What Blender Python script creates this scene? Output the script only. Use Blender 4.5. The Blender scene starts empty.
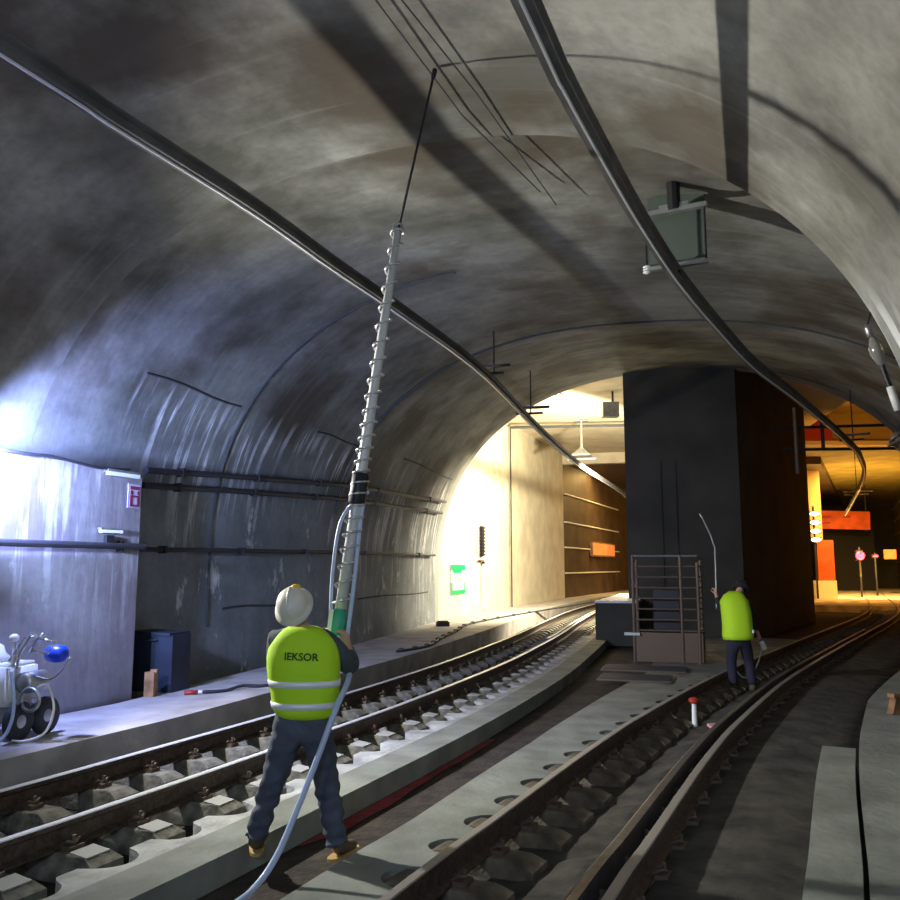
import bpy, bmesh, math, random
from mathutils import Vector, Matrix
random.seed(7)
PI = math.pi
S = bpy.context.scene
C = S.collection

# ---------------------------------------------------------------- camera
cam_d = bpy.data.cameras.new('camera')
cam = bpy.data.objects.new('camera', cam_d); C.objects.link(cam)
cam_d.sensor_width = 36; cam_d.lens = 850 / 900 * 36; cam_d.clip_end = 300; cam_d.clip_start = .05
PITCH = math.atan(117 / 850)
cam.location = (0, 0, 1.9); cam.rotation_euler = (PI / 2 + PITCH, 0, 0)
S.camera = cam

# ---------------------------------------------------------------- world, lights, exposure
w = bpy.data.worlds.new('world'); S.world = w; w.use_nodes = True
w.node_tree.nodes['Background'].inputs[0].default_value = (.5, .6, .8, 1)
w.node_tree.nodes['Background'].inputs[1].default_value = .01
S.view_settings.view_transform = 'Standard'; S.view_settings.look = 'None'
S.view_settings.gamma = 1; S.view_settings.use_curve_mapping = False
S.view_settings.exposure = 0.0

def light(name, kind, loc, power, color, size=.2, target=None, sizey=None, spot=None, blend=.5):
    d = bpy.data.lights.new(name, kind); d.energy = power; d.color = color
    if kind == 'AREA':
        d.size = size
        if sizey: d.shape = 'RECTANGLE'; d.size_y = sizey
    else:
        d.shadow_soft_size = size
    if kind == 'SPOT': d.spot_size = spot; d.spot_blend = blend
    o = bpy.data.objects.new(name, d); C.objects.link(o); o.location = loc
    if target: o.rotation_euler = (Vector(target) - Vector(loc)).to_track_quat('-Z', 'Y').to_euler()
    return o
FLOOD = (-4.52, 7.95, 3.15)                       # head of the tripod floodlight by the left wall
light('floodlight_main_head', 'SPOT', (FLOOD[0] + .12, FLOOD[1] + .0, FLOOD[2] + .30), 2300, (1, .965, .87), .07, (FLOOD[0] + 3, FLOOD[1] + .3, FLOOD[2] - .3), spot=2.5, blend=1)
light('floodlight_wall_head', 'SPOT', (FLOOD[0] + .05, FLOOD[1] + .28, FLOOD[2] - .08), 900, (.34, .43, 1), .06, (-4.15, 9.6, 2.5), spot=2.9, blend=.6)
light('fill_light_middle', 'AREA', (-.9, -2.0, 3.3), 110, (.52, .68, 1), .8, (-3.2, 14, 2.2))  # unseen fill added behind the camera to lift the left wall
light('wall_fill_light', 'SPOT', (-4.28, 6.72, 2.5), 2000, (.42, .56, 1), .12, (-2.0, 17.5, 2.4), spot=1.1, blend=.9)  # added out-of-view fill for the recessed left wall
light('fill_light_behind', 'AREA', (-3.4, -2.5, 3.4), 60, (.95, 1, .92), 1.0, (-1.5, 12, 2.2))  # added fill behind the camera for the worker and track
light('left_bay_lamp', 'SPOT', (6.05, 28.3, 5.0), 7500, (1, .86, .60), .15, (2.6, 31.5, 3.6), spot=2.9, blend=.35)
light('left_bay_low_fill', 'POINT', (6.0, 28.1, 2.6), 190, (1, .97, .90), .15)  # extra low fill added for the upstand top and nearby ground
light('left_bay_far', 'AREA', (11.5, 50, 7.0), 900, (1, .62, .2), 1.5, (10.5, 50, 0), 8)
light('right_bay_lamps', 'AREA', (22, 47, 6.6), 1300, (1, .45, .09), 2.0, (24, 52, 0), 10)
light('right_bay_near', 'AREA', (17, 33, 4.0), 300, (1, .40, .06), 1.0, (20, 40, 8), 1.5)
light('right_bay_uplight', 'AREA', (24.5, 52, 1.2), 700, (1, .62, .12), 2.0, (24.5, 52.5, 8), 6)
light('platform_lamps', 'SPOT', (23.6, 47.5, 6.5), 15000, (1, .62, .20), .2, (25.2, 52, 0), spot=1.9, blend=.7)

# ---------------------------------------------------------------- helpers
def link(name, bm, mat, parent=None, smooth=False, loc=None):
    me = bpy.data.meshes.new(name); bmesh.ops.recalc_face_normals(bm, faces=bm.faces[:]); bm.to_mesh(me); bm.free()
    if smooth:
        for p in me.polygons: p.use_smooth = True
    if mat: me.materials.append(mat)
    o = bpy.data.objects.new(name, me); C.objects.link(o)
    if parent: o.parent = parent
    if loc: o.location = loc
    return o
def tag(o, label, cat, group=None, kind=None):
    o['label'] = label; o['category'] = cat
    if group: o['group'] = group
    if kind: o['kind'] = kind
    return o
def struct(o, label=None):
    o['kind'] = 'structure'
    if label: o['label'] = label
    return o
def thing(name, label, cat, loc=(0, 0, 0), rz=0, group=None):
    o = bpy.data.objects.new(name, None); C.objects.link(o); o.location = loc; o.rotation_euler = (0, 0, rz)
    o.empty_display_size = .2
    return tag(o, label, cat, group)
def box(bm, c, s, rz=0, rx=0, ry=0, taper=1.0):
    M = Matrix.Translation(c) @ Matrix.Rotation(rz, 4, 'Z') @ Matrix.Rotation(ry, 4, 'Y') @ Matrix.Rotation(rx, 4, 'X')
    vs = []
    for z in (-.5, .5):
        t = taper if z > 0 else 1
        for x, y in ((-.5, -.5), (.5, -.5), (.5, .5), (-.5, .5)):
            vs.append(bm.verts.new(M @ Vector((x * s[0] * t, y * s[1] * t, z * s[2]))))
    for f in ((3, 2, 1, 0), (4, 5, 6, 7), (0, 1, 5, 4), (1, 2, 6, 5), (2, 3, 7, 6), (3, 0, 4, 7)):
        bm.faces.new([vs[i] for i in f])
    return bm
def B(): return bmesh.new()
def frame_of(d, ref=Vector((0, 0, 1))):
    d = d.normalized()
    a = d.cross(ref)
    if a.length < 1e-3: a = d.cross(Vector((1, 0, 0)))
    a.normalize(); return a, d.cross(a).normalized()
def tube(bm, pts, r, n=10, caps=True, rs=None):
    pts = [Vector(p) for p in pts]; rings = []
    ref = None
    for i, p in enumerate(pts):
        d = pts[min(i + 1, len(pts) - 1)] - pts[max(i - 1, 0)]
        if ref is None: a, b = frame_of(d)
        else:
            a = ref - d.normalized() * ref.dot(d.normalized())
            if a.length < 1e-4: a, _ = frame_of(d)
            a.normalize(); b = d.normalized().cross(a)
        ref = a
        rr = rs[i] if rs else r
        rings.append([bm.verts.new(p + a * math.cos(t) * rr + b * math.sin(t) * rr) for t in [2 * PI * k / n for k in range(n)]])
    for q, s in zip(rings[:-1], rings[1:]):
        for k in range(n): bm.faces.new((q[k], q[(k + 1) % n], s[(k + 1) % n], s[k]))
    if caps: bm.faces.new(rings[0][::-1]); bm.faces.new(rings[-1])
    return bm
def lathe(bm, prof, M=Matrix(), n=20):
    """prof: list of (r, z)"""
    rings = [[bm.verts.new(M @ Vector((r * math.cos(2 * PI * k / n), r * math.sin(2 * PI * k / n), z))) for k in range(n)] for r, z in prof]
    for q, s in zip(rings[:-1], rings[1:]):
        for k in range(n): bm.faces.new((q[k], q[(k + 1) % n], s[(k + 1) % n], s[k]))
    bm.faces.new(rings[0][::-1]); bm.faces.new(rings[-1])
    return bm
def smoothpts(pts, n=8):
    P = [Vector(p) for p in pts]; out = []
    for i in range(len(P) - 1):
        p0 = P[max(i - 1, 0)]; p1 = P[i]; p2 = P[i + 1]; p3 = P[min(i + 2, len(P) - 1)]
        for k in range(n):
            t = k / n
            out.append(.5 * ((2 * p1) + (p2 - p0) * t + (2 * p0 - 5 * p1 + 4 * p2 - p3) * t * t + (3 * p1 - p0 - 3 * p2 + p3) * t ** 3))
    out.append(P[-1]); return out
def ell(bm, c, r, n=16, m=10, M=Matrix()):
    prof = [(max(math.sin(PI * k / m), 1e-3), -math.cos(PI * k / m)) for k in range(m + 1)]
    return lathe(bm, prof, Matrix.Translation(c) @ M @ Matrix.Diagonal((r[0], r[1], r[2], 1)), n)

# paths in plan --------------------------------------------------
class Path:
    def __init__(s, pts, ds=.12):
        sm = smoothpts([(p[0], p[1], 0) for p in pts], 24)
        L = [0]
        for a, b in zip(sm[:-1], sm[1:]): L.append(L[-1] + (b - a).length)
        s.len = L[-1]; n = int(s.len / ds); s.p = []; j = 0
        for k in range(n + 1):
            d = s.len * k / n
            while j < len(L) - 2 and L[j + 1] < d: j += 1
            f = (d - L[j]) / max(L[j + 1] - L[j], 1e-6); s.p.append(sm[j].lerp(sm[j + 1], f))
        s.t = [(s.p[min(i + 3, n)] - s.p[max(i - 3, 0)]).normalized() for i in range(n + 1)]
        s.r = [Vector((t.y, -t.x, 0)) for t in s.t]; s.ds = s.len / n; s.n = n + 1
    def at(s, d):
        i = max(0, min(s.n - 1, int(round(d / s.ds)))); return s.p[i], s.t[i], s.r[i]
    def s_of_y(s, y):
        return min(range(s.n), key=lambda i: abs(s.p[i].y - y)) * s.ds
    def rng(s, y0, y1, step=1):
        a = int(s.s_of_y(y0) / s.ds); b = int(s.s_of_y(y1) / s.ds)
        ii = list(range(a, b + 1, step))
        if ii[-1] != b: ii.append(b)
        return ii
def sweep(path, prof, y0, y1, bm=None, step=1, off=None):
    """closed profile [(u,z)] swept along a path; u to the right. prof may be a function of (s, y)"""
    bm = bm or B(); rings = []
    for i in path.rng(y0, y1, step):
        p, r = path.p[i], path.r[i]
        pr = prof(i * path.ds, p.y) if callable(prof) else prof
        rings.append([bm.verts.new((p.x + r.x * u, p.y + r.y * u, z)) for u, z in pr])
    n = len(rings[0])
    for q, s in zip(rings[:-1], rings[1:]):
        for k in range(n): bm.faces.new((q[k], q[(k + 1) % n], s[(k + 1) % n], s[k]))
    bm.faces.new(rings[0][::-1]); bm.faces.new(rings[-1])
    return bm
def lerpy(tab, y):
    if y <= tab[0][0]: return tab[0][1]
    for a, b in zip(tab[:-1], tab[1:]):
        if y <= b[0]: return a[1] + (b[1] - a[1]) * (y - a[0]) / (b[0] - a[0])
    return tab[-1][1]
def offs(pts, o):
    out = []
    for i in range(len(pts)):
        a = Vector(pts[max(i - 1, 0)]); b = Vector(pts[min(i + 1, len(pts) - 1)]); t = (b - a).normalized()
        out.append((pts[i][0] + t.y * o, pts[i][1] - t.x * o))
    return out
LRp = [(-12.5, -17), (-4.7, 1.5), (-2.82, 5.61), (-1.87, 7.85), (-.57, 11.1), (.85, 15.2), (1.92, 18.9), (2.97, 22.8), (4.25, 28), (6.1, 34.8), (8.9, 43), (12.3, 51.5), (17, 62)]
RRp = [(-8.4, -17), (-.95, .5), (.83, 4.7), (1.24, 5.6), (2.33, 8.0), (3.35, 10.05), (5.3, 13.6), (8.37, 18.64), (11.9, 24.3), (15, 29.3), (18.1, 34.8), (21, 40.8), (25.3, 50), (30.5, 61), (35.5, 72)]
LC = Path(offs(LRp, -.53)); RC = Path(offs(RRp, -.53))

# ---------------------------------------------------------------- materials
def mat(name, color, rough=.7, metal=0, bump=0, bscale=40, var=0, vscale=6, col2=None, emit=None, estr=0, spec=None, trans=0):
    m = bpy.data.materials.new(name); m.use_nodes = True; nt = m.node_tree; b = nt.nodes['Principled BSDF']
    b.inputs['Roughness'].default_value = rough; b.inputs['Metallic'].default_value = metal
    b.inputs['Base Color'].default_value = (*color, 1)
    if spec is not None: b.inputs['Specular IOR Level'].default_value = spec
    if trans: b.inputs['Transmission Weight'].default_value = trans
    if emit: b.inputs['Emission Color'].default_value = (*emit, 1); b.inputs['Emission Strength'].default_value = estr
    tc = nt.nodes.new('ShaderNodeTexCoord')
    if var or col2:
        n = nt.nodes.new('ShaderNodeTexNoise'); n.inputs['Scale'].default_value = vscale; n.inputs['Detail'].default_value = 6
        nt.links.new(tc.outputs['Object'], n.inputs['Vector'])
        r = nt.nodes.new('ShaderNodeValToRGB'); r.color_ramp.elements[0].position = .35; r.color_ramp.elements[1].position = .65
        c2 = col2 or tuple(min(1, c * (1 + var)) for c in color); c1 = color if col2 else tuple(c * (1 - var) for c in color)
        r.color_ramp.elements[0].color = (*c1, 1); r.color_ramp.elements[1].color = (*c2, 1)
        nt.links.new(n.outputs['Fac'], r.inputs['Fac']); nt.links.new(r.outputs['Color'], b.inputs['Base Color'])
    if bump:
        n2 = nt.nodes.new('ShaderNodeTexNoise'); n2.inputs['Scale'].default_value = bscale; n2.inputs['Detail'].default_value = 5
        nt.links.new(tc.outputs['Object'], n2.inputs['Vector'])
        bp = nt.nodes.new('ShaderNodeBump'); bp.inputs['Strength'].default_value = bump; bp.inputs['Distance'].default_value = .02
        nt.links.new(n2.outputs['Fac'], bp.inputs['Height']); nt.links.new(bp.outputs['Normal'], b.inputs['Normal'])
    return m

def vault_mat(name, c_lo, c_hi, c_brown, c_drip, drip=.6, z0=2.2, z1=4.6, rough=.55, ring=.5, zone_tone=False):
    """cast concrete with stains, casting rings and whitish lime drips; UV = (along, arc) in metres"""
    m = bpy.data.materials.new(name); m.use_nodes = True; nt = m.node_tree; N = nt.nodes; L = nt.links
    b = N['Principled BSDF']; b.inputs['Roughness'].default_value = rough
    uv = N.new('ShaderNodeTexCoord')
    def noise(scale, vec=None, det=6, sx=1, sy=1, loc=0, rough=.55, src='UV'):
        mp = N.new('ShaderNodeMapping'); mp.inputs['Scale'].default_value = (sx, sy, 1); mp.inputs['Location'].default_value = (loc, loc, 0)
        L.new(uv.outputs[src], mp.inputs['Vector'])
        n = N.new('ShaderNodeTexNoise'); n.inputs['Scale'].default_value = scale; n.inputs['Detail'].default_value = det; n.inputs['Roughness'].default_value = rough
        L.new(mp.outputs['Vector'], n.inputs['Vector']); return n.outputs['Fac']
    def ramp(fac, p0, p1, a=0., b_=1.):
        r = N.new('ShaderNodeMapRange'); r.inputs['From Min'].default_value = p0; r.inputs['From Max'].default_value = p1
        r.inputs['To Min'].default_value = a; r.inputs['To Max'].default_value = b_; L.new(fac, r.inputs['Value']); return r.outputs['Result']
    def mul(a, b_):
        q = N.new('ShaderNodeMath'); q.operation = 'MULTIPLY'
        L.new(a, q.inputs[0])
        if isinstance(b_, float): q.inputs[1].default_value = b_
        else: L.new(b_, q.inputs[1])
        return q.outputs[0]
    def mix(fac, c1, c2):
        x = N.new('ShaderNodeMix'); x.data_type = 'RGBA'
        if isinstance(fac, float): x.inputs[0].default_value = fac
        else: L.new(fac, x.inputs[0])
        for i, c in ((6, c1), (7, c2)):
            if isinstance(c, tuple): x.inputs[i].default_value = (*c, 1)
            else: L.new(c, x.inputs[i])
        return x.outputs[2]
    base = mix(ramp(noise(.55, det=7, rough=.62), .38, .62), c_lo, c_hi)
    base = mix(mul(ramp(noise(.42, det=6, loc=13.7), .5, .62), .85), base, c_brown)
    # casting marks that run round the arch
    base = mix(mul(ramp(noise(1.0, det=4, sx=4.5, sy=.35, loc=3.1), .48, .7), ring), base, tuple(c * .6 for c in c_lo))
    base = mix(mul(ramp(noise(1.0, det=3, sx=7, sy=.25, loc=9.1), .6, .72), ring * .8), base, tuple(min(1, c * 1.35) for c in c_hi))
    if zone_tone:  # paler blue-grey towards the base, darker tint farther along
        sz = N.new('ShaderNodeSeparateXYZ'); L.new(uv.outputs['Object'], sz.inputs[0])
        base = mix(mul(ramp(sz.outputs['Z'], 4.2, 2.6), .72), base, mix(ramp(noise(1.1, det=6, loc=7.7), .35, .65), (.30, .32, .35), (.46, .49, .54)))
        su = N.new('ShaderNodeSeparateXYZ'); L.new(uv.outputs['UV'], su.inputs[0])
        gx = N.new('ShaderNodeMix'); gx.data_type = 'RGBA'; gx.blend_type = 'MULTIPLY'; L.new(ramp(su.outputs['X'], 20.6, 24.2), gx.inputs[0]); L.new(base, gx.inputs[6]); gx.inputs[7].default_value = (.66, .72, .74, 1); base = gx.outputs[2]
    # lime drips down the haunches
    sep = N.new('ShaderNodeSeparateXYZ'); L.new(uv.outputs['Object'], sep.inputs[0])
    zz = sep.outputs['Z']
    band = mul(ramp(zz, z1 - .1, z1 - .45), ramp(zz, z0 - 1.2, z1 - .6))
    dr = mul(ramp(noise(1.0, det=4, sx=5.5, sy=.45, loc=21.3, rough=.6), .52, .60), ramp(noise(.33, det=2, loc=5.5), .44, .56))
    base = mix(mul(mul(dr, band), drip), base, c_drip)
    pt = mul(ramp(noise(1.5, det=6, sx=1.2, sy=.6, loc=41.3, rough=.7), .60, .66), ramp(zz, 3.6, 2.6))
    base = mix(mul(pt, drip * .7), base, c_drip)
    base = mix(mul(ramp(noise(9, det=6), .4, .7), .25), base, tuple(c * .6 for c in c_lo))
    L.new(base, b.inputs['Base Color'])
    bp = N.new('ShaderNodeBump'); bp.inputs['Strength'].default_value = .25; bp.inputs['Distance'].default_value = .04
    L.new(noise(3, det=8, sx=2, sy=.6), bp.inputs['Height']); L.new(bp.outputs['Normal'], b.inputs['Normal'])
    rr = ramp(noise(1.3, det=5, sx=3, sy=.6, loc=2.2), .35, .65, rough - .12, rough + .12); L.new(rr, b.inputs['Roughness'])
    return m
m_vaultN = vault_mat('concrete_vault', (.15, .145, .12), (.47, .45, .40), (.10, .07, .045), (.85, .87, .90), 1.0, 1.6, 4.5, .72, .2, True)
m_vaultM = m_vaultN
m_lining = vault_mat('concrete_wall_lining', (.24, .23, .25), (.36, .35, .38), (.22, .18, .21), (.8, .8, .84), .5, 1, 3.4, .6, .15)
m_bay = mat('bay_concrete', (.60, .54, .40), .8, 0, .2, 12, .12, 1.2)
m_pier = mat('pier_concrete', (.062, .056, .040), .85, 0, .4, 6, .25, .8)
m_walk = mat('walkway_concrete', (.40, .38, .36), .8, 0, .5, 18, .22, 2.2)
m_slab = mat('slab_concrete', (.21, .225, .20), .8, 0, .6, 14, .25, 1.8)
m_slabr = mat('rough_slab', (.36, .37, .36), .8, 0, 1.0, 22, .3, 3)
m_bed = mat('trackbed_dirt', (.034, .026, .020), .95, 0, 1.0, 16, .5, 4)
m_bal = mat('ballast_dirt', (.045, .042, .034), .95, 0, 1.0, 9, .55, 3)
m_block = mat('sleeper_concrete', (.13, .125, .10), .85, 0, .6, 24, .45, 9)
m_rail = mat('rail_steel', (.10, .075, .06), .55, .6, .3, 60, .35, 20)
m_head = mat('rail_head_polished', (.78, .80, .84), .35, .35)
m_clip = mat('clip_steel', (.16, .12, .09), .6, .6)
m_cat = mat('conductor_rail_aluminium', (.13, .125, .12), .6, .25, .1, 30, .25, 3)
m_dark = mat('dark_metal', (.03, .03, .035), .5, .5)
m_galv = mat('galvanised_steel', (.42, .44, .45), .4, .8, .1, 40, .15, 8)
m_joint = mat('joint_dark', (.05, .055, .06), .8)
m_cable = mat('cable_black', (.035, .035, .045), .55)
m_white = mat('white_enamel', (.80, .82, .80), .4)
m_vest = mat('hi_vis_fabric', (.48, .80, .015), .75, 0, .25, 14)
m_refl = mat('reflective_tape', (.80, .84, .88), .35, .1)
m_trouser = mat('work_trousers', (.065, .08, .115), .85, 0, .5, 18, .2, 6)
m_sleeve = mat('dark_jacket', (.055, .075, .085), .85, 0, .4, 18, .2, 6)
m_skin = mat('skin', (.50, .30, .21), .55)
m_boot = mat('boot_leather', (.10, .075, .04), .7, 0, .3, 30)
m_sole = mat('tan_rubber', (.50, .33, .12), .7)
m_helmet = mat('helmet_cream', (.72, .70, .60), .4)
m_yellow = mat('yellow_plastic', (.85, .55, .05), .45)
m_green = mat('drill_green', (.03, .36, .22), .45)
m_brown = mat('brown_panel', (.075, .048, .030), .55, 0, .1, 20, .3, 1)
m_hose = mat('pale_blue_hose', (.45, .56, .78), .35)
m_text = mat('print_dark_green', (.07, .13, .03), .8)
m_blue = mat('blue_plastic', (.01, .06, .75), .35)
m_rubber = mat('tyre_rubber', (.02, .025, .035), .7)
m_wood = mat('rough_wood', (.30, .16, .07), .8, 0, .4, 20, .4, 8)
m_orange = mat('orange_paint', (.60, .09, .015), .5, 0, .2, 20, .25, 1.5)
m_redp = mat('red_paint', (.36, .03, .02), .5)
m_glass = mat('insulator_glass', (.42, .43, .40), .15, 0, trans=.5)
m_olive = mat('olive_panel', (.34, .27, .09), .7, 0, .2, 10, .2, .8)
m_cream = mat('cream_column', (.80, .62, .33), .6)
m_sg = mat('sign_green', (.01, .42, .12), .4)
m_sw = mat('sign_white', (.85, .9, .85), .4)
m_redlens = mat('red_lens', (.5, 0, 0), .3, emit=(1, .02, .03), estr=22)
m_lampw = mat('lit_lamp', (1, .9, .7), .4, emit=(1, .80, .5), estr=14)
m_poster = mat('orange_lightbox', (.7, .25, .06), .5, col2=(.85, .45, .2), vscale=.9, emit=(1, .22, .06), estr=.35)
m_stain = mat('red_puddle', (.34, .02, .03), .35, 0, .3, 20, .4, 5)
m_navy = mat('navy_cabinet', (.012, .018, .035), .6, 0, .2, 10, .3, 4)

# ---------------------------------------------------------------- structure: vaults
# stations: base x, base y, heading (deg), half width, spring z, rise, exponent
VN = [(-13.6, -12, 23, 4.7, 2.0, 4.05, 2.3, 4.4), (-6.27, 5, 21, 4.7, 2.0, 4.05, 2.3, 4.4), (-4.85, 9.5, 19, 4.7, 2.0, 4.05, 2.3, 4.4)]
VM = [(-4.85, 9.5, 19, 4.7, 2.0, 4.06, 2.3, 6.2), (-3.72, 13.2, 16, 5.25, 2.0, 4.3, 2.35, 6.4), (-2.45, 17.4, 15, 6.1, 1.8, 4.75, 2.35, 6.6), (-.44, 25.4, 15, 7.0, 1.5, 6.0, 2.3, 7.0)]
def sta(V, s):
    i = max(0, min(int(s), len(V) - 2)); f = s - i
    return [a * (1 - f) + b * f for a, b in zip(V[i], V[i + 1])]
def ringpts(st, n=64, grow=0., zlow=-.2):
    x0, y0, a, h, z0, b, e, hr = st; a = math.radians(a); pts = []
    t = Vector((math.cos(a), -math.sin(a), 0)); base = Vector((x0, y0, 0))
    h2 = h + grow; hr2 = hr + grow; b2 = b + grow
    prof = [(-h2, zlow), (-h2, z0 * .5)]
    for k in range(n + 1):
        th = PI * k / n; cx = -math.cos(th); sz = math.sin(th)
        prof.append(((hr2 if cx > 0 else h2) * math.copysign(abs(cx) ** (2 / e), cx), z0 + b2 * abs(sz) ** (2 / e)))
    prof += [(hr2, z0 * .5), (hr2, zlow)]
    return [base + t * (h + u) + Vector((0, 0, z)) for u, z in prof], prof
def vault(name, V, m, per, label, thick=.45, d0=0):
    bm = B(); uvl = bm.loops.layers.uv.new('UVMap'); rings = []; arcs = []; al = []; d = d0; prev = None
    seg = (len(V) - 1) * per
    for k in range(seg + 1):
        st = sta(V, k / per if k < seg else len(V) - 1 - 1e-9)
        pts, prof = ringpts(st); 
        if prev is not None: d += (pts[34] - prev).length
        prev = pts[34]; al.append(d)
        arc = [0]
        for p, q in zip(prof[:-1], prof[1:]): arc.append(arc[-1] + math.hypot(q[0] - p[0], q[1] - p[1]))
        po, _ = ringpts(st, grow=thick)
        rings.append(([bm.verts.new(p) for p in pts], [bm.verts.new(p) for p in po])); arcs.append(arc)
    for k in range(seg):
        (i0, o0), (i1, o1) = rings[k], rings[k + 1]
        for j in range(len(i0) - 1):
            f = bm.faces.new((i0[j], i0[j + 1], i1[j + 1], i1[j])); f.smooth = True
            for lp, uvv in zip(f.loops, ((al[k], arcs[k][j]), (al[k], arcs[k][j + 1]), (al[k + 1], arcs[k + 1][j + 1]), (al[k + 1], arcs[k + 1][j]))): lp[uvl].uv = uvv
            bm.faces.new((o0[j + 1], o0[j], o1[j], o1[j + 1])).smooth = True
    for (i0, o0) in (rings[0], rings[-1]):
        ci = [bm.verts.new(v.co) for v in i0]; co = [bm.verts.new(v.co) for v in o0]
        for j in range(len(i0) - 1): bm.faces.new((ci[j], ci[j + 1], co[j + 1], co[j]))
    o = link(name, bm, m); return struct(o, label)
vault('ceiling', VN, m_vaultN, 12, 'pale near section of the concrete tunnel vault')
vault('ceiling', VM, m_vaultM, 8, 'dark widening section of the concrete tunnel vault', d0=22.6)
# thicker lower lining on the left wall, ends at a vertical edge
def poly_prism(bm, pts, z0, z1):
    a = [bm.verts.new((x, y, z0)) for x, y in pts]; b = [bm.verts.new((x, y, z1)) for x, y in pts]; n = len(pts)
    bm.faces.new(a[::-1]); bm.faces.new(b)
    for k in range(n): bm.faces.new((a[k], a[(k + 1) % n], b[(k + 1) % n], b[k]))
    return bm
def slab_uv(o):
    me = o.data; uvl = me.uv_layers.new(name='UVMap')
    for p in me.polygons:
        for li in p.loop_indices:
            co = me.vertices[me.loops[li].vertex_index].co; uvl.data[li].uv = (co.y, co.z)
bm = poly_prism(B(), [(-3.93, 10.80), (-5.70, 5.0), (-12.9, -12.2), (-13.7, -12), (-6.45, 5.0), (-4.55, 11.0)], -.1, 3.08)
o = struct(link('wall_left', bm, m_lining), 'thicker lower lining of the left wall'); slab_uv(o)
# construction joints (dark lines) round the vault
def joint(s, k0, k1, wdt=.035):
    st = sta(VM, s); p, _ = ringpts(st); p2, _ = ringpts(st, grow=-.008)
    return tube(B(), p2[k0:k1], wdt * .45, 6)
for s, k0, k1, wd in ((1.0, 1, 31, .05), (2.0, 6, 60, .05)):
    struct(link('trim_1', joint(s, k0, k1, wd), m_joint))
def wallpt(s, z, inset=.1):
    st = sta(VM, s); x0, y0, a, h, z0, b, e, hr = st; a = math.radians(a)
    u = 0 if z <= z0 else h - h * (max(0, 1 - ((z - z0) / b) ** e)) ** (1 / e)
    u += inset; return Vector((x0 + math.cos(a) * u, y0 - math.sin(a) * u, z))
for (s0, s1, z) in ((.35, .95, 4.35), (1.55, 1.98, 4.35), (2.35, 2.95, 4.45), (1.1, 1.6, 1.25), (2.2, 2.9, 1.2)):
    struct(link('trim_2', tube(B(), [wallpt(s0 + (s1 - s0) * k / 6, z + .02 * math.sin(k), .0) for k in range(7)], .018, 6), m_joint))
# end ring of the vault: portal wall around the opening
def plane_pt(st, u, z):
    a = math.radians(st[2]); return Vector((st[0] + math.cos(a) * u, st[1] - math.sin(a) * u, z))
st = VM[-1]; pts, prof = ringpts(st); bm = B(); dn = Vector((math.sin(math.radians(15)), math.cos(math.radians(15)), 0)) * .4
u_in = [p[0] + st[3] for p in prof]; z_in = [p[1] for p in prof]
outer = []
for u, z in zip(u_in, z_in):
    du, dz = u - st[3], z - 2; sc = min(8.8 / max(abs(du), 1e-3), 7.9 / max(abs(dz), 1e-3)) if dz > 0 else 8.8 / max(abs(du), 1e-3)
    outer.append((st[3] + du * sc, 2 + dz * sc if dz > 0 else z))
inn = [bm.verts.new(plane_pt(st, u, z)) for u, z in zip(u_in, z_in)]; out = [bm.verts.new(plane_pt(st, u, z)) for u, z in outer]
inn2 = [bm.verts.new(v.co + dn) for v in inn]; out2 = [bm.verts.new(v.co + dn) for v in out]
for j in range(len(inn) - 1):
    bm.faces.new((inn[j], inn[j + 1], out[j + 1], out[j])); bm.faces.new((inn2[j + 1], inn2[j], out2[j], out2[j + 1])); bm.faces.new((inn[j + 1], inn[j], inn2[j], inn2[j + 1]))
struct(link('wall_end', bm, m_vaultM), 'portal ring at the end of the vault')
# floor base
bm = B(); vs = [bm.verts.new(p) for p in ((-22, -20, -.15), (60, -20, -.15), (60, 95, -.15), (-22, 95, -.15))]; bm.faces.new(vs)
struct(link('floor', bm, m_bed))
# closing wall behind the camera
bm = poly_prism(B(), [(-16, -13.6), (-2, -13.6), (-2, -13.2), (-16, -13.2)], -.1, 8); struct(link('wall_back', bm, m_pier))

# bay walls, ceilings
def wall_path(name, pts, z0, z1, thick, m, side=1):
    """vertical wall along a plan polyline, thickness to the left (side=-1) or right"""
    q = offs(pts, thick * side); return struct(link(name, poly_prism(B(), list(pts) + q[::-1], z0, z1), m))
wall_path('wall_left', [(-.62, 25.6), (2.42, 34.86), (5.99, 44.9)], -.1, 9.6, .4, m_bay, -1)
wall_path('wall_left', [(5.99, 44.9), (11.4, 58), (19, 74)], -.1, 9.6, .4, m_brown, -1)
wall_path('wall_right', [(13.1, 21.6), (17.6, 26.5), (22.3, 35), (27.6, 50), (33, 61.6), (42, 81)], -.1, 9.6, .4, m_olive, 1)
struct(link('trim_3', tube(B(), [(2.50, 34.80, .3), (2.50, 34.80, 7.6)], .035, 6), m_joint))
struct(link('trim_3', tube(B(), [(2.45, 34.6, 7.6), (12, 33.5, 7.6)], .06, 6), m_joint))
bm = poly_prism(B(), [(-2, 25.9), (13, 22.2), (16.4, 42), (5.2, 45.4)], 7.85, 8.2); struct(link('ceiling', bm, m_bay), 'pale ceiling of the lit left bay')
bm = poly_prism(B(), [(4.6, 45.5), (20.0, 45.5), (38, 82), (18, 82)], 7.4, 7.8); struct(link('ceiling', bm, m_brown))
bm = poly_prism(B(), [(4.8, 45.2), (16.0, 42.0), (16.2, 42.5), (4.9, 45.7)], 7.3, 8.2); struct(link('trim_4', bm, m_bay))
bm = poly_prism(B(), [(13, 22.2), (16, 21.5), (34, 40.5), (17, 41)], 9.3, 9.6); struct(link('ceiling', bm, m_olive))
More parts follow.
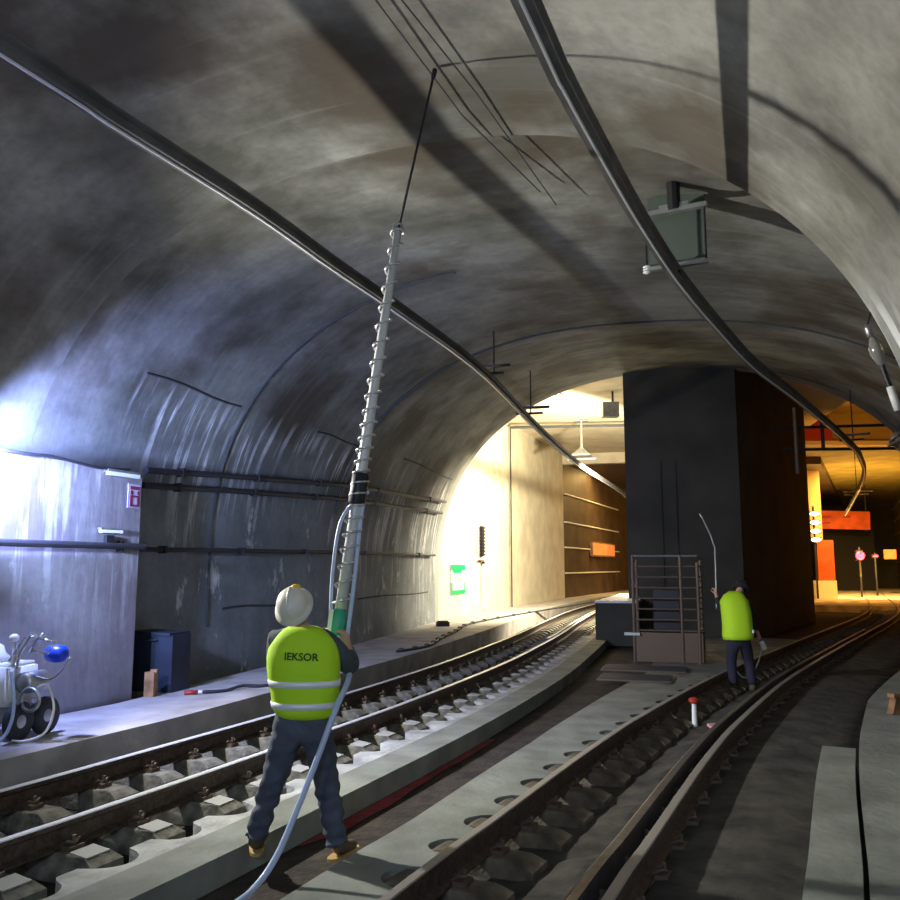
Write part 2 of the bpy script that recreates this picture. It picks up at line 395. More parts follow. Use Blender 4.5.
bm = poly_prism(B(), [(15.5, 41), (34, 41), (48, 86), (26, 86)], 7.8, 8.1); struct(link('ceiling', bm, m_olive))
bm = poly_prism(B(), [(16.2, 40.7), (30, 40.7), (30, 41), (16.2, 41)], 7.9, 9.5); struct(link('wall_end', bm, m_olive))
bm = poly_prism(B(), [(16.2, 40.45), (30, 40.45), (30, 41.05), (16.2, 41.05)], 7.72, 7.92); struct(link('trim_5', bm, m_cream))
bm = poly_prism(B(), [(14, 77), (46, 77), (46, 77.4), (14, 77.4)], -.1, 9.6); struct(link('wall_end', bm, m_pier))
# pier between the tracks
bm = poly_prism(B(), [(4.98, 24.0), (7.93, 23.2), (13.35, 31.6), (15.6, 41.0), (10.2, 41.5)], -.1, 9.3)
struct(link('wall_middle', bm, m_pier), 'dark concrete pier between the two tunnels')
bm = B(); a15 = math.radians(-15)
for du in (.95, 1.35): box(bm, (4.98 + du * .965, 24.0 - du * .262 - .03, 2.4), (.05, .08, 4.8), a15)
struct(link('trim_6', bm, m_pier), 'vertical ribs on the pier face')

# ---------------------------------------------------------------- structure: walkways and slabs
def walk_prof(s, y):
    e = -lerpy([(5, 1.03), (9, 1.06), (11.2, 1.2), (30, 1.35), (50, 1.3)], y)
    wl = lerpy([(-12, -2.75), (9.5, -2.35), (10.8, -2.55), (13, -2.75), (25, -3.5), (28, -3.8), (60, -4.6)], y)
    return [(wl, -.14), (wl, .3), (e, .3), (e, -.14)]
struct(link('floor', sweep(LC, walk_prof, -12, 61, step=3), m_walk), 'left walkway')
NOTCH = []
SP = .62
def notch(s, base, depth, r):
    q = (s % SP) - SP / 2
    return base + (depth * math.sqrt(max(0, 1 - (q / r) ** 2)) if abs(q) < r else 0)
def lslab(s, y):
    e = notch(s, .90, .22, .2); return [(e, -.14), (e, .0), (1.30, .02), (1.30, -.14)]
LC2 = Path(offs(LRp, -.53), .04); RC2 = Path(offs(RRp, -.53), .04)
struct(link('floor', sweep(LC2, lslab, 2, 24.5), m_slabr), 'rough scalloped slab right of the left track')
struct(link('floor', sweep(LC, [(1.305, -.14), (1.305, .05), (1.68, .05), (1.68, -.14)], 0, 30, step=3), m_slab), 'kerb strip')
def rslab(s, y):
    e = notch(s, .70, .24, .20)
    l = lerpy([(0, 1.22), (6.12, 1.27), (8.78, 1.39), (13.28, 1.83), (17, 2.3), (21, 3.0)], y)
    return [(-l, -.14), (-l, .05), (-e, .03), (-e, -.14)]
struct(link('floor', sweep(RC2, rslab, 1.5, 22), m_slab), 'scalloped slab left of the right track')
def tri(s, y): 
    l = lerpy([(15, 2.0), (17, 2.25), (23, 3.3)], y); return [(-l - lerpy([(15, .1), (23, 2.0)], y), -.14), (-l - lerpy([(15, .1), (23, 2.0)], y), .02), (-l, .02), (-l, -.14)]
struct(link('floor', sweep(RC, tri, 15.5, 23.5, step=3), m_slab))
# right side: dirt verge, low block, walkway
def verge(s, y):
    j = .03 * math.sin(s * 3.1) + .02 * math.sin(s * 7.7)
    return [(.60, -.14), (.60, .03), (.72, .045 + j * .2), (1.0, .042 - j * .2), (1.2, .02 + j * .4), (1.45, -.03 - j * .3), (1.8, -.05), (1.8, -.14)]
struct(link('floor', sweep(RC, verge, -2, 30, step=2), m_bal, None, True), 'dark dirt verge right of the right track')
struct(link('floor', sweep(RC, [(1.45, -.14), (1.45, .2), (1.74, .2), (1.74, -.14)], -12, 9.15, step=3), m_slab), 'low concrete step beside the right walkway')
def rwalk(s, y):
    wr = lerpy([(-12, 3.6), (6, 3.2), (10, 3.5), (22, 4.0), (30, 3.5), (50, 3.5)], y)
    l = lerpy([(9, 1.77), (12, 1.75), (16, 2.0), (24, 2.0)], y)
    return [(l, -.14), (l, .22), (wr, .22), (wr, -.14)]
struct(link('floor', sweep(RC, rwalk, -12, 60, step=3), m_slab), 'right walkway')
def fill(s, y):
    j = .015 * math.sin(s * 4.3) + .01 * math.sin(s * 9.1)
    return [(-.70, -.14), (-.70, -.08), (-.25, -.07 + j), (.1, -.03 - j), (.5, -.01 + j), (.62, .0), (.62, -.14)]
struct(link('floor', sweep(RC, fill, -2, 40, step=2), m_bal), 'dirt filled bed of the right track')
m_pave = mat('lit_paving', (.60, .52, .34), .75, 0, .4, 3, col2=(.22, .17, .09), vscale=1.1)  # pale yellow blotches stand in for lamplight on the floor
struct(link('floor', sweep(RC, [(-3.4, -.14), (-3.4, .16), (3.3, .16), (3.3, -.14)], 38.5, 71, step=3), m_pave), 'pale paving with blotches of light painted in, level with the rails in the far right tunnel')
# concrete upstand left of the pier, bay light on its top painted as a white sheet
bm = poly_prism(B(), [(3.75, 22.3), (4.75, 22.05), (6.5, 28), (5.6, 28.3)], -.1, .98); struct(link('floor', bm, m_pier))
bm = poly_prism(B(), [(3.73, 22.27), (4.77, 22.03), (6.52, 28.03), (5.58, 28.33)], .98, 1.03); struct(link('floor', bm, mat('lit_top_white', (.75, .77, .8), .6)))

# ---------------------------------------------------------------- rails and sleepers
RAILP = [(-.062, .03), (-.062, .042), (-.012, .06), (-.010, .15), (-.034, .165), (-.034, .196), (.034, .196), (.034, .165), (.010, .15), (.012, .06), (.062, .042), (.062, .03)]
m_head2 = mat('rail_head_dull', (.30, .28, .26), .5, .3)
def rail(path, u, y0, y1, label, dz=0):
    o = link('rail', sweep(path, [(a + u, z + dz) for a, z in RAILP], y0, y1, step=2), m_rail); tag(o, label, 'rail')
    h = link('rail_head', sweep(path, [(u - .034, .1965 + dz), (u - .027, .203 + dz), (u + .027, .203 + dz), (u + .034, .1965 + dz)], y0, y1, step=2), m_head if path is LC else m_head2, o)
    h['label'] = 'polished running surface'
    return o
rail(LC, -.53, -4, 58, 'left rail of the left track, beside the raised walkway')
rail(LC, .53, -4, 58, 'right rail of the left track, nearest the hard hat worker')
rail(RC, -.53, -2, 61, 'left rail of the right track, along the scalloped slab')
rail(RC, .53, -2, 61, 'outer right rail of the right track, beside the guard rail')
rail(LC, .40, 21, 46, 'guard rail inside the left track in the lit bay')
g = tag(link('guard_rail', sweep(RC, [(.30, .03), (.30, .17), (.335, .205), (.39, .205), (.39, .03)], 2, 24, step=2), mat('guard_rail_steel', (.16, .15, .15), .45, .7, .2, 40, .2, 12)), 'flat topped guard rail between the rails of the right track', 'rail')
def block_bm(sx):
    bm = B(); L = .80; W = .30; H = .17
    # tapered block with chamfered ends
    prof = [(-L / 2, -.14, W), (-L / 2, -.02, W * .92), (-L / 2 + .10, .028, W * .72), (L / 2 - .10, .028, W * .72), (L / 2, -.02, W * .92), (L / 2, -.14, W)]
    c = sx * .55
    a = [bm.verts.new((c + x, -w_ / 2, z)) for x, z, w_ in prof]; b = [bm.verts.new((c + x, w_ / 2, z)) for x, z, w_ in prof]
    bm.faces.new(a); bm.faces.new(b[::-1]); n = len(prof)
    for k in range(n): bm.faces.new((a[(k + 1) % n], a[k], b[k], b[(k + 1) % n]))
    return bm
def make_sleeper(label, group, mb, plate):
    t = thing('sleeper', label, 'sleeper', group=group)
    bm = B(); box(bm, (0, 0, -.10), (.5, .07, .07)); link('tie_bar', bm, m_rail, t)
    for sx in (-1, 1):
        bl = link('block', block_bm(sx), mb, t)
        bm = B()
        for q in (-1, 1):
            c = sx * .53 + q * .105
            box(bm, (c, 0, .045), (.085, .12, .03)); tube(bm, [(c - q * .05, -.05, .06), (c, -.055, .09), (c + q * .02, 0, .07), (c, .055, .09), (c - q * .05, .05, .06)], .011, 6)
            tube(bm, [(c + q * .01, 0, .05), (c + q * .01, 0, .12)], .014, 6)
        link('fastening', bm, m_clip, t)
        if plate: link('lit_end_top', box(B(), (sx * .79, 0, .022), (.15, .20, .03), 0, 0, sx * .12), m_lit_end, t)  # pale slab paints the light falling on the block end
    return t
def copy_tree(o, parent=None):
    c = o.copy(); C.objects.link(c); c.parent = parent
    for ch in o.children: copy_tree(ch, c)
    return c
m_lit_end = mat('lit_block_end', (.36, .37, .35), .7)
m_blockr = mat('dirty_sleeper_concrete', (.12, .10, .07), .9, 0, .6, 24, .45, 5)
def lay(path, y0, y1, label, label_far, group, mb=m_block, plate=True):
    a = int(path.s_of_y(y0) / SP); b = int(path.s_of_y(y1) / SP); proto = None; far = None
    for k in range(a, b):
        p, t, r = path.at((k + .5) * SP)
        if p.y < 21:
            if proto is None: proto = make_sleeper(label, group, mb, plate); o = proto
            else: o = copy_tree(proto)
        else:
            if far is None:
                bm = block_bm(-1); box(bm, (0, 0, -.08), (.7, .12, .1)); bm2 = block_bm(1); me = bpy.data.meshes.new('t'); bm2.to_mesh(me); bm.from_mesh(me); bm2.free()
                far = link('sleeper', bm, m_block); tag(far, label_far, 'sleeper', group + ', far end'); o = far
            else: o = far.copy(); C.objects.link(o)
        o.location = (p.x, p.y, 0); o.rotation_euler = (0, 0, math.atan2(t.y, t.x) - PI / 2)
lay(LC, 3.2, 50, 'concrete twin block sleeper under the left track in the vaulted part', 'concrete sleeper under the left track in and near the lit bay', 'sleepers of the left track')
lay(RC, 2.6, 50, 'dirty concrete twin block sleeper under the right track in the vaulted part', 'concrete sleeper under the right track beside or beyond the pier', 'sleepers of the right track', m_blockr, False)

# red stain in the channel
bm = B(); r_ = []
for i in LC.rng(7.3, 11.2, 2):
    p, r = LC.p[i], LC.r[i]; f = (p.y - 7.3) / 3.9; wv = .15 * (1 - .5 * f) * (1 + .15 * math.sin(i * .31) + .08 * math.sin(i * .83)) * min(1, (p.y - 7.25) * 3)
    r_.append([bm.verts.new((p.x + r.x * u, p.y + r.y * u, -.138)) for u in (1.69, 1.69 + max(wv, .02))])
for a, b in zip(r_[:-1], r_[1:]): bm.faces.new((a[0], a[1], b[1], b[0]))
tag(link('puddle', bm, m_stain), 'dark red puddle stain in the drainage channel between the tracks', 'puddle')

# ---------------------------------------------------------------- overhead conductor rails
CATP = [(-.055, -.06), (-.055, -.035), (-.02, -.02), (-.02, .03), (-.06, .05), (-.06, .065), (.06, .065), (.06, .05), (.02, .03), (.02, -.02), (.055, -.035), (.055, -.06)]
def conductor(pts, label):
    P = Path([(p[0], p[1]) for p in pts], .25); zt = [(p[1], p[2]) for p in pts]
    def pr(s, y):
        z = lerpy(zt, y); return [(u, z + v) for u, v in CATP]
    o = link('conductor_rail', sweep(P, pr, pts[0][1], pts[-1][1]), m_cat); tag(o, label, 'conductor rail')
    c = link('contact_wire', sweep(P, lambda s, y: [(u, lerpy(zt, y) - .062 + v) for u, v in ((-.008, -.014), (-.012, 0), (.012, 0), (.008, -.014))], pts[0][1], pts[-1][1]), m_head, o)
    return P
CA = conductor([(-6.29, -3.2, 5.15), (-2.82, 4.94, 5.15), (-2.51, 5.71, 5.15), (-1.81, 7.33, 5.15), (-1.29, 8.78, 5.15), (-0.64, 10.51, 5.15), (0.5, 13.84, 5.15), (2.15, 20.1, 5.15), (4.18, 27.15, 5.15), (6.87, 35.19, 5.15), (9.16, 42.62, 5.15)], 'overhead conductor rail of the left track, curving into the lit bay')
CB = conductor([(-2.4, -3, 4.95), (0.41, 4.24, 4.95), (0.69, 4.95, 4.95), (1.11, 5.91, 4.95), (1.69, 7.19, 4.95), (2.47, 8.78, 4.95), (3.48, 10.63, 4.95), (4.65, 12.66, 4.95), (6.45, 15.4, 4.95), (9.3, 19.9, 4.95), (11.6, 23.82, 4.95), (14.92, 30.66, 4.95), (23.39, 50.38, 4.95)], 'overhead conductor rail of the right track, crossing the top middle')

def hanger(name, P, y, ztop, label, z=5.0, wide=.5, small=False):
    s = P.s_of_y(y); p, t, r = P.at(s)
    T = thing(name, label, 'hanger', (p.x, p.y, z), math.atan2(t.y, t.x) - PI / 2, None)
    h = ztop - z
    if small:
        link('stub', tube(B(), [(.08, 0, h), (.08, 0, .10)], .014, 8), m_dark, T)
        link('crossbar', box(B(), (.12, 0, .22), (wide, .08, .05)), m_dark, T); link('clamp_bar', box(B(), (.05, 0, .09), (wide * .8, .08, .04)), m_dark, T)
        link('clamp', box(B(), (0, 0, .07), (.1, .08, .07), taper=.7), m_dark, T)
        return T
    link('stub', tube(box(B(), (0, 0, h - .02), (.34, .3, .04)), [(0, 0, h), (0, 0, h * .62)], .07, 10), m_dark, T)
    link('crossbar', box(box(B(), (0, 0, h * .62), (wide * 1.1, .07, .05)), (0, 0, h * .62 + .05), (wide * .5, .05, .04)), m_galv, T)
    bm = B()
    for q in (-1, 1): tube(bm, [(q * wide / 2, 0, h * .62), (q * wide / 2, 0, .12)], .012, 8)
    link('dropper', bm, m_dark, T)
    link('clamp_bar', box(B(), (0, 0, .10), (wide * 1.05, .06, .04)), m_galv, T)
    link('clamp', box(B(), (0, 0, .05), (.1, .08, .09), taper=.7), m_dark, T)
    i_ = link('insulator', lathe(B(), [(.02, 0), (.045, .015), (.02, .03), (.045, .045), (.02, .06), (.045, .075), (.02, .09)], Matrix.Translation((-wide / 2, 0, .06))), m_white, T)
    return T

hanger('conductor_hanger', CB, 8.55, 6.1, 'conductor rail hanger at the top centre with a greenish plate behind it', 4.95, .62)
hanger('conductor_hanger', CA, 14.4, 6.0, 'small hanger on the left conductor rail near the end of the vault', 5.15, .5, True)
hanger('conductor_hanger', CA, 18.3, 6.2, 'left conductor rail hanger just inside the arch edge of the lit bay', 5.15, .75, True)
T = thing('ceiling_hanger', 'hanger with a flared plate dropping from the pale ceiling beam of the lit bay', 'hanger', (5.35, 34.2, 6.35), -.3)
link('stem', tube(B(), [(0, 0, .3), (0, 0, 1.45)], .05, 8), m_galv, T); link('flared_plate', lathe(B(), [(.52, 0), (.50, .06), (.12, .32), (.10, .36)], Matrix.Rotation(PI / 4, 4, 'Z'), 4), m_galv, T)
link('lower_bar', box(B(), (0, 0, -.12), (1.15, .1, .07)), m_galv, T); link('top_plate', box(B(), (0, 0, 1.45), (.5, .3, .05)), m_galv, T)
hanger('conductor_hanger', CB, 20.9, 6.3, 'dark hanger over the right track beyond the pier corner', 4.95, .7, True)
hanger('conductor_hanger', CB, 37.0, 9.3, 'small hanger on the right conductor rail far inside the orange lit bay', 4.95, 1.2, True)
# greenish plate of the top centre hanger
p_, t_, r_v = CB.at(CB.s_of_y(8.75))
tag(link('mounting_plate', box(B(), (p_.x, p_.y + .12, 5.62), (.62, .03, .78), math.atan2(t_.y, t_.x) - PI / 2), mat('green_grey_plate', (.065, .085, .07), .7)), 'grey green plate behind the top centre hanger, under the vault', 'plate')
# thin conduits fixed on the near vault
for lab, pts in (('thin straight conduit along the vault crown, left one of a pair', [(-0.54, 5.67, 5.98), (0.11, 7.26, 5.98), (0.99, 8.86, 5.98)]), ('thin dark conduit along the vault crown, right one of a pair', [(-0.35, 5.64, 5.96), (0.24, 6.89, 5.96), (1.2, 9.15, 5.96)])):
    tag(link('conduit', tube(B(), pts, .007, 6), m_joint), lab, 'conduit')

# ---------------------------------------------------------------- pipes on the left wall
def wall_pipe(s0, s1, z0, z1, r, label, n=24, inset=.12):
    pts = [wallpt(s0 + (s1 - s0) * k / n, z0 + (z1 - z0) * k / n, inset) for k in range(n + 1)]
    T = thing('wall_pipe', label, 'pipe', pts[0][:])
    pts = [p - pts[0] for p in pts]; link('pipe', tube(B(), pts, r, 10), m_cable, T)
    for k in range(2, n, 5):
        p = pts[k]; d = (pts[k + 1] - pts[k - 1]).normalized()
        link('pipe_clip', box(B(), (p.x, p.y, p.z - .0), (.12, .05, r * 2 + .03), math.atan2(d.y, d.x) - PI / 2), m_dark, T)
    return T
wall_pipe(.5, 2.93, 3.18, 3.78, .045, 'upper of the two dark pipes running close together on the left wall')
wall_pipe(.5, 2.93, 2.98, 3.46, .045, 'lower of the two dark pipes running close together on the left wall')
wall_pipe(.45, 2.93, 2.13, 2.24, .035, 'dark pipe low on the left wall, level with the sign in the lit bay')
T = thing('wall_pipe', 'bright edged pipe along the lit lower wall lining at far left', 'pipe', (0, 0, 0))
n_ = Vector((.956, -.292, 0))
def lin(d, z, off=.06):                              # point on the front face of the lining, d metres back from its edge
    q = Vector((-3.93, 10.80, 0)) + Vector((-1.77, -5.8, 0)).normalized() * d
    return Vector((q.x, q.y, z)) + n_ * off
link('pipe', tube(B(), [lin(.0, 2.15, .07), lin(6, 2.14, .07), lin(14, 2.1, .07)], .04, 10), m_cable, T)
for d in (.4, 2.6, 5): link('pipe_clip', box(B(), lin(d, 2.15, .03), (.09, .05, .13), -.38), m_dark, T)
tag(link('cable', tube(B(), smoothpts([lin(.3, 3.1, .04), lin(.9, 3.06, .05), lin(1.6, 3.10, .04), lin(2.4, 3.08, .05), lin(6, 3.09, .05)], 8), .018, 8), m_cable), 'thin sagging cable along the top edge of the lit wall lining', 'cable')
def wallbox(name, label, cat, d, z, s, m, off=.04):
    T = thing(name, label, cat, lin(d, z, off)[:], -.375); return T
T = wallbox('strip_lamp', 'long narrow whitish strip fitting high on the wall lining', 'lamp', .45, 3.02, None, None, .06)
link('housing', box(B(), (0, 0, .03), (.07, .55, .035)), m_galv, T); link('diffuser', box(B(), (.01, 0, -.005), (.055, .52, .045)), m_white, T)
T = wallbox('strip_lamp', 'short whitish strip fitting above a small device on the wall lining', 'lamp', .62, 2.32, None, None, .06)
link('housing', box(B(), (0, 0, .03), (.06, .36, .02)), m_galv, T); link('diffuser', box(B(), (.01, 0, 0), (.05, .34, .035)), m_white, T); link('socket_box', box(B(), (0, -.02, -.09), (.05, .12, .09)), m_dark, T)
T = wallbox('wall_sign', 'small pale plate with dark reddish marks near the wall lining edge', 'sign', .17, 2.78, None, None, .02)
link('plate', box(B(), (0, 0, 0), (.012, .22, .30)), mat('sign_plate', (.40, .36, .46), .5), T)
bm = B(); box(bm, (.01, 0, .10), (.01, .16, .04)); box(bm, (.01, -.06, .04), (.01, .03, .05)); box(bm, (.01, .06, .04), (.01, .03, .05))
for q in (-1, 1): box(bm, (.01, q * .06, -.06), (.01, .03, .13))
box(bm, (.01, 0, -.12), (.01, .14, .025)); box(bm, (.01, 0, -.005), (.01, .14, .025)); link('marks', bm, mat('sign_red', (.16, .02, .06), .6), T)

# tripod floodlight by the left wall (source of the strong cold light)
T = thing('tripod_floodlight', 'tall tripod floodlight standing on the left walkway', 'floodlight', (FLOOD[0], FLOOD[1], .3))
link('mast', tube(B(), [(0, 0, .45), (0, 0, 3.0)], .018, 8), m_dark, T)
for k in range(3):
    a = 2 * PI * k / 3 + .4; link('leg', tube(B(), [(0, 0, .75), (.15 * math.cos(a), .15 * math.sin(a), .01)], .012, 8), m_dark, T)
hd = link('lamp_head', box(B(), (.02, 0, FLOOD[2] - .0), (.06, .26, .22)), m_dark, T)
link('lamp_glass', box(B(), (.055, 0, FLOOD[2] - .0), (.012, .22, .18)), m_lampw, hd)
hd = link('lamp_head', box(B(), (.03, .16, FLOOD[2] - .38), (.24, .06, .20)), m_dark, T)
link('lamp_glass', box(B(), (.03, .195, FLOOD[2] - .38), (.20, .012, .16)), m_lampw, hd)

T = thing('added_tripod_lamp', 'added unseen tripod lamp that brightens the left wall, beside the tall floodlight', 'floodlight', (-4.50, 6.62, .3), -.2)  # tripod model added for the out-of-view wall fill
link('mast', tube(B(), [(0, 0, .35), (0, 0, 2.12)], .016, 8), m_dark, T)
for k in range(3):
    a = 2 * PI * k / 3 + 1.2; link('leg', tube(B(), [(0, 0, .55), (.10 * math.cos(a), .10 * math.sin(a), .01)], .011, 8), m_dark, T)
link('lamp_head', box(B(), (.08, .0, 2.2), (.24, .07, .18)), m_dark, T); link('lamp_glass', box(B(), (.08, .04, 2.2), (.20, .012, .14)), m_lampw, T)

# ---------------------------------------------------------------- people
def skin(name, verts, edges, radii, m, parent, sub=2, root=0):
    me = bpy.data.meshes.new(name); me.from_pydata([Vector(v) for v in verts], edges, []); o = bpy.data.objects.new(name, me); C.objects.link(o)
    md = o.modifiers.new('s', 'SKIN'); md.use_smooth_shade = True
    sv = me.skin_vertices[0].data if me.skin_vertices else None
    if sv is None:
        bm = bmesh.new(); bm.from_mesh(me); bm.verts.layers.skin.verify(); bm.to_mesh(me); bm.free(); sv = me.skin_vertices[0].data
    for i, r in enumerate(radii):
        sv[i].radius = (r, r) if not isinstance(r, tuple) else r; sv[i].use_root = (i == root)
    sm = o.modifiers.new('u', 'SUBSURF'); sm.levels = sub; sm.render_levels = sub
    dg = bpy.context.evaluated_depsgraph_get(); dg.update()
    me2 = bpy.data.meshes.new_from_object(o.evaluated_get(dg)); me2.name = name
    bpy.data.objects.remove(o); bpy.data.meshes.remove(me)
    for p in me2.polygons: p.use_smooth = True
    me2.materials.clear(); me2.materials.append(m)
    o = bpy.data.objects.new(name, me2); C.objects.link(o)
    if parent: o.parent = parent
    return o
class Sk:
    def __init__(s): s.v = []; s.e = []; s.r = []
    def add(s, p, r, par=None):
        s.v.append(tuple(p)); s.r.append(r); i = len(s.v) - 1
        if par is not None: s.e.append((par, i))
        return i
    def chain(s, par, pts):
        for p, r in pts: par = s.add(p, r, par)
        return par
def hand(sk, wrist, par, d, n, grip=.8, scale=1.0, thumb=1):
    """palm and five fingers; d = direction of the hand, n = palm normal (fingers curl towards n)"""
    d = Vector(d).normalized(); n = Vector(n); n = (n - d * n.dot(d)).normalized(); s = d.cross(n) * thumb; w = Vector(wrist)
    palm = sk.add(w + d * .045 * scale, (.022, .030), par); kn = sk.add(w + d * .08 * scale, (.016, .032), palm)
    for k, (off, L) in enumerate(((-.030, .072), (-.010, .080), (.010, .075), (.029, .060))):
        b = w + d * .088 * scale + s * off * scale; a = grip; q = sk.add(b, .0095, kn); p = b
        ang = .25
        for j, f in enumerate((.42, .33, .25)):
            ang += a * (.9 if j else .6); p = p + (d * math.cos(ang) + n * math.sin(ang)) * L * f * scale; q = sk.add(p, .0088 - .0008 * j, q)
    b = w + d * .03 * scale - s * .03 * scale; q = sk.add(b, .012, palm)
    p = b
    for j, L in enumerate((.032, .030, .024)):
        p = p + (d * .75 - s * (.55 - .3 * j) + n * (.35 + .3 * j)).normalized() * L * scale; q = sk.add(p, .011 - .001 * j, q)
def loft(rings, n=28, cap=True):
    """rings: (center xyz, rx, ry, tilt about x) squarish ellipses"""
    bm = B(); R = []
    for c, rx, ry, *tl in rings:
        t = tl[0] if tl else 0; vs = []
        for k in range(n):
            a = 2 * PI * k / n; x = rx * math.copysign(abs(math.cos(a)) ** .85, math.cos(a)); y = ry * math.copysign(abs(math.sin(a)) ** .85, math.sin(a))
            vs.append(bm.verts.new((c[0] + x, c[1] + y * math.cos(t), c[2] + y * math.sin(t))))
        R.append(vs)
    for q, s in zip(R[:-1], R[1:]):
        for k in range(n): bm.faces.new((q[k], q[(k + 1) % n], s[(k + 1) % n], s[k]))
    if cap: bm.faces.new(R[0][::-1]); bm.faces.new(R[-1])
    return bm
def helmet(parent, c, M, m, scale=1.0):
    H = Matrix.Translation(c) @ M @ Matrix.Diagonal((scale, scale * 1.15, scale, 1))
    prof = [(.128, -.012), (.132, -.004), (.108, .006), (.107, .04), (.098, .075), (.075, .105), (.045, .122), (.012, .127), (.001, .1275)]
    h = link('helmet', lathe(B(), prof, H, 28), m, parent, True)
    bm = B(); tube(bm, [H @ Vector((0, y, .1275 * math.sqrt(max(0, 1 - (y / .112) ** 2)) + .004)) for y in [-.10 + .02 * k for k in range(11)]], .008, 6); link('ridge', bm, m, h, True)
    return h

# worker with the drill -------------------------------------------------------
OX, OY = -1.02, 5.87
W1 = thing('person', 'worker in a yellow hi vis vest and cream helmet holding up the long drill', 'person', (OX, OY, 0))
def L(x, y, z): return (x - OX, y - OY, z)
sk = Sk()
pel = sk.add(L(-.98, 5.86, .93), (.135, .10))
ab = sk.add(L(-.985, 5.87, 1.08), (.125, .09), pel); ch = sk.add(L(-1.0, 5.88, 1.28), (.15, .10), ab)
up_ = sk.add(L(-1.01, 5.88, 1.41), (.11, .08), ch); nk = sk.add(L(-1.035, 5.90, 1.51), .052, up_); hb = sk.add(L(-1.05, 5.91, 1.585), (.062, .07), nk)
hm = sk.add(L(-1.058, 5.90, 1.66), (.072, .085), hb); ht = sk.add(L(-1.062, 5.88, 1.715), (.05, .06), hm)
ls = sk.chain(up_, [(L(-1.18, 5.88, 1.41), .062), (L(-1.20, 5.95, 1.30), .050), (L(-1.19, 6.05, 1.19), .044), (L(-1.12, 6.13, 1.22), .038), (L(-.97, 6.20, 1.29), .029), (L(-.93, 6.215, 1.31), .026)])
rs = sk.chain(up_, [(L(-.83, 5.88, 1.41), .062), (L(-.74, 5.92, 1.31), .053), (L(-.69, 6.0, 1.21), .046), (L(-.68, 6.07, 1.24), .040), (L(-.715, 6.13, 1.33), .029), (L(-.725, 6.14, 1.355), .026)])
hand(sk, L(-.93, 6.215, 1.31), ls, (.85, .05, .35), (0, .5, 1), .75, 1, -1)
hand(sk, L(-.725, 6.14, 1.355), rs, (-.30, .05, 1), (-1, .3, 0), .75, 1, 1)
sk.chain(pel, [(L(-1.09, 5.87, .86), .095), (L(-1.17, 5.92, .50), .062), (L(-1.29, 5.96, .13), .042), (L(-1.29, 5.99, .07), .04), (L(-1.27, 6.10, .05), .035)])
sk.chain(pel, [(L(-.88, 5.86, .86), .095), (L(-.82, 5.88, .50), .062), (L(-.745, 5.84, .13), .042), (L(-.74, 5.86, .07), .04), (L(-.69, 5.96, .05), .035)])
skin('body', sk.v, sk.e, sk.r, m_skin, W1, 2)
sk = Sk()   # trousers
pel = sk.add(L(-.985, 5.86, .92), (.185, .125)); wst = sk.add(L(-.985, 5.87, 1.02), (.17, .12), pel)
sk.chain(pel, [(L(-1.075, 5.865, .82), .118), (L(-1.12, 5.89, .66), .105), (L(-1.175, 5.92, .50), .088), (L(-1.235, 5.94, .32), .078), (L(-1.29, 5.965, .13), .075), (L(-1.295, 5.965, .10), .078)])
sk.chain(pel, [(L(-.895, 5.865, .82), .118), (L(-.85, 5.87, .66), .105), (L(-.82, 5.88, .50), .088), (L(-.78, 5.86, .32), .078), (L(-.745, 5.845, .13), .075), (L(-.742, 5.845, .10), .078)])
tr = skin('trousers', sk.v, sk.e, sk.r, m_trouser, W1, 3)
for v in tr.data.vertices:                              # cloth folds
    c = v.co; k = .006 * math.sin(c.z * 34 + 9 * c.x + 3 * math.sin(c.y * 25)) + .004 * math.sin(c.z * 71 - 22 * c.x)
    v.co = c + v.normal * k * (1.4 if c.z < .45 else .8)
sk = Sk()   # jacket
c0 = sk.add(L(-.985, 5.87, 1.05), (.15, .11)); c1 = sk.add(L(-1.0, 5.88, 1.28), (.17, .115), c0); c2 = sk.add(L(-1.01, 5.88, 1.40), (.135, .095), c1); sk.add(L(-1.03, 5.895, 1.50), (.068, .066), c2)
sk.chain(c2, [(L(-1.18, 5.88, 1.41), .078), (L(-1.20, 5.95, 1.30), .066), (L(-1.19, 6.05, 1.19), .060), (L(-1.12, 6.13, 1.22), .054), (L(-.99, 6.19, 1.28), .043)])
sk.chain(c2, [(L(-.83, 5.88, 1.41), .080), (L(-.74, 5.92, 1.31), .076), (L(-.69, 6.0, 1.20), .070), (L(-.68, 6.07, 1.235), .058), (L(-.71, 6.12, 1.32), .043)])
skin('jacket', sk.v, sk.e, sk.r, m_sleeve, W1, 2)
VR = [(.895, -.955, .155, .13, 5.865), (.93, -.965, .20, .158, 5.865), (.99, -.975, .220, .168, 5.865), (1.06, -0.967, .226, .17, 5.865), (1.18, -0.982, .243, .178, 5.865), (1.30, -0.987, .252, .176, 5.868), (1.39, -0.987, .232, .160, 5.872), (1.46, -0.992, .18, .13, 5.88), (1.51, -1.002, .10, .09, 5.89)]
v_ = link('vest', loft([(L(c, y, z), rx, ry) for z, c, rx, ry, y in VR], 36), m_vest, W1, True)
md = v_.modifiers.new('s', 'SUBSURF'); md.levels = 1; md.render_levels = 1
def band(zc, h=.022):
    out = []
    for z in (zc - h, zc - h * .9, zc + h * .9, zc + h):
        for a, b in zip(VR[:-1], VR[1:]):
            if a[0] <= z <= b[0]: f = (z - a[0]) / (b[0] - a[0]); r = [p + (q - p) * f for p, q in zip(a, b)]
        g = .004 if abs(z - zc) < h * .95 else -.01
        out.append((L(r[1], r[4], z), r[2] + g, r[3] + g))
    return out
for zc in (1.135, .995):
    b_ = link('reflective_band', loft(band(zc), 36), m_refl, v_, True); b_['label'] = 'white reflective band'
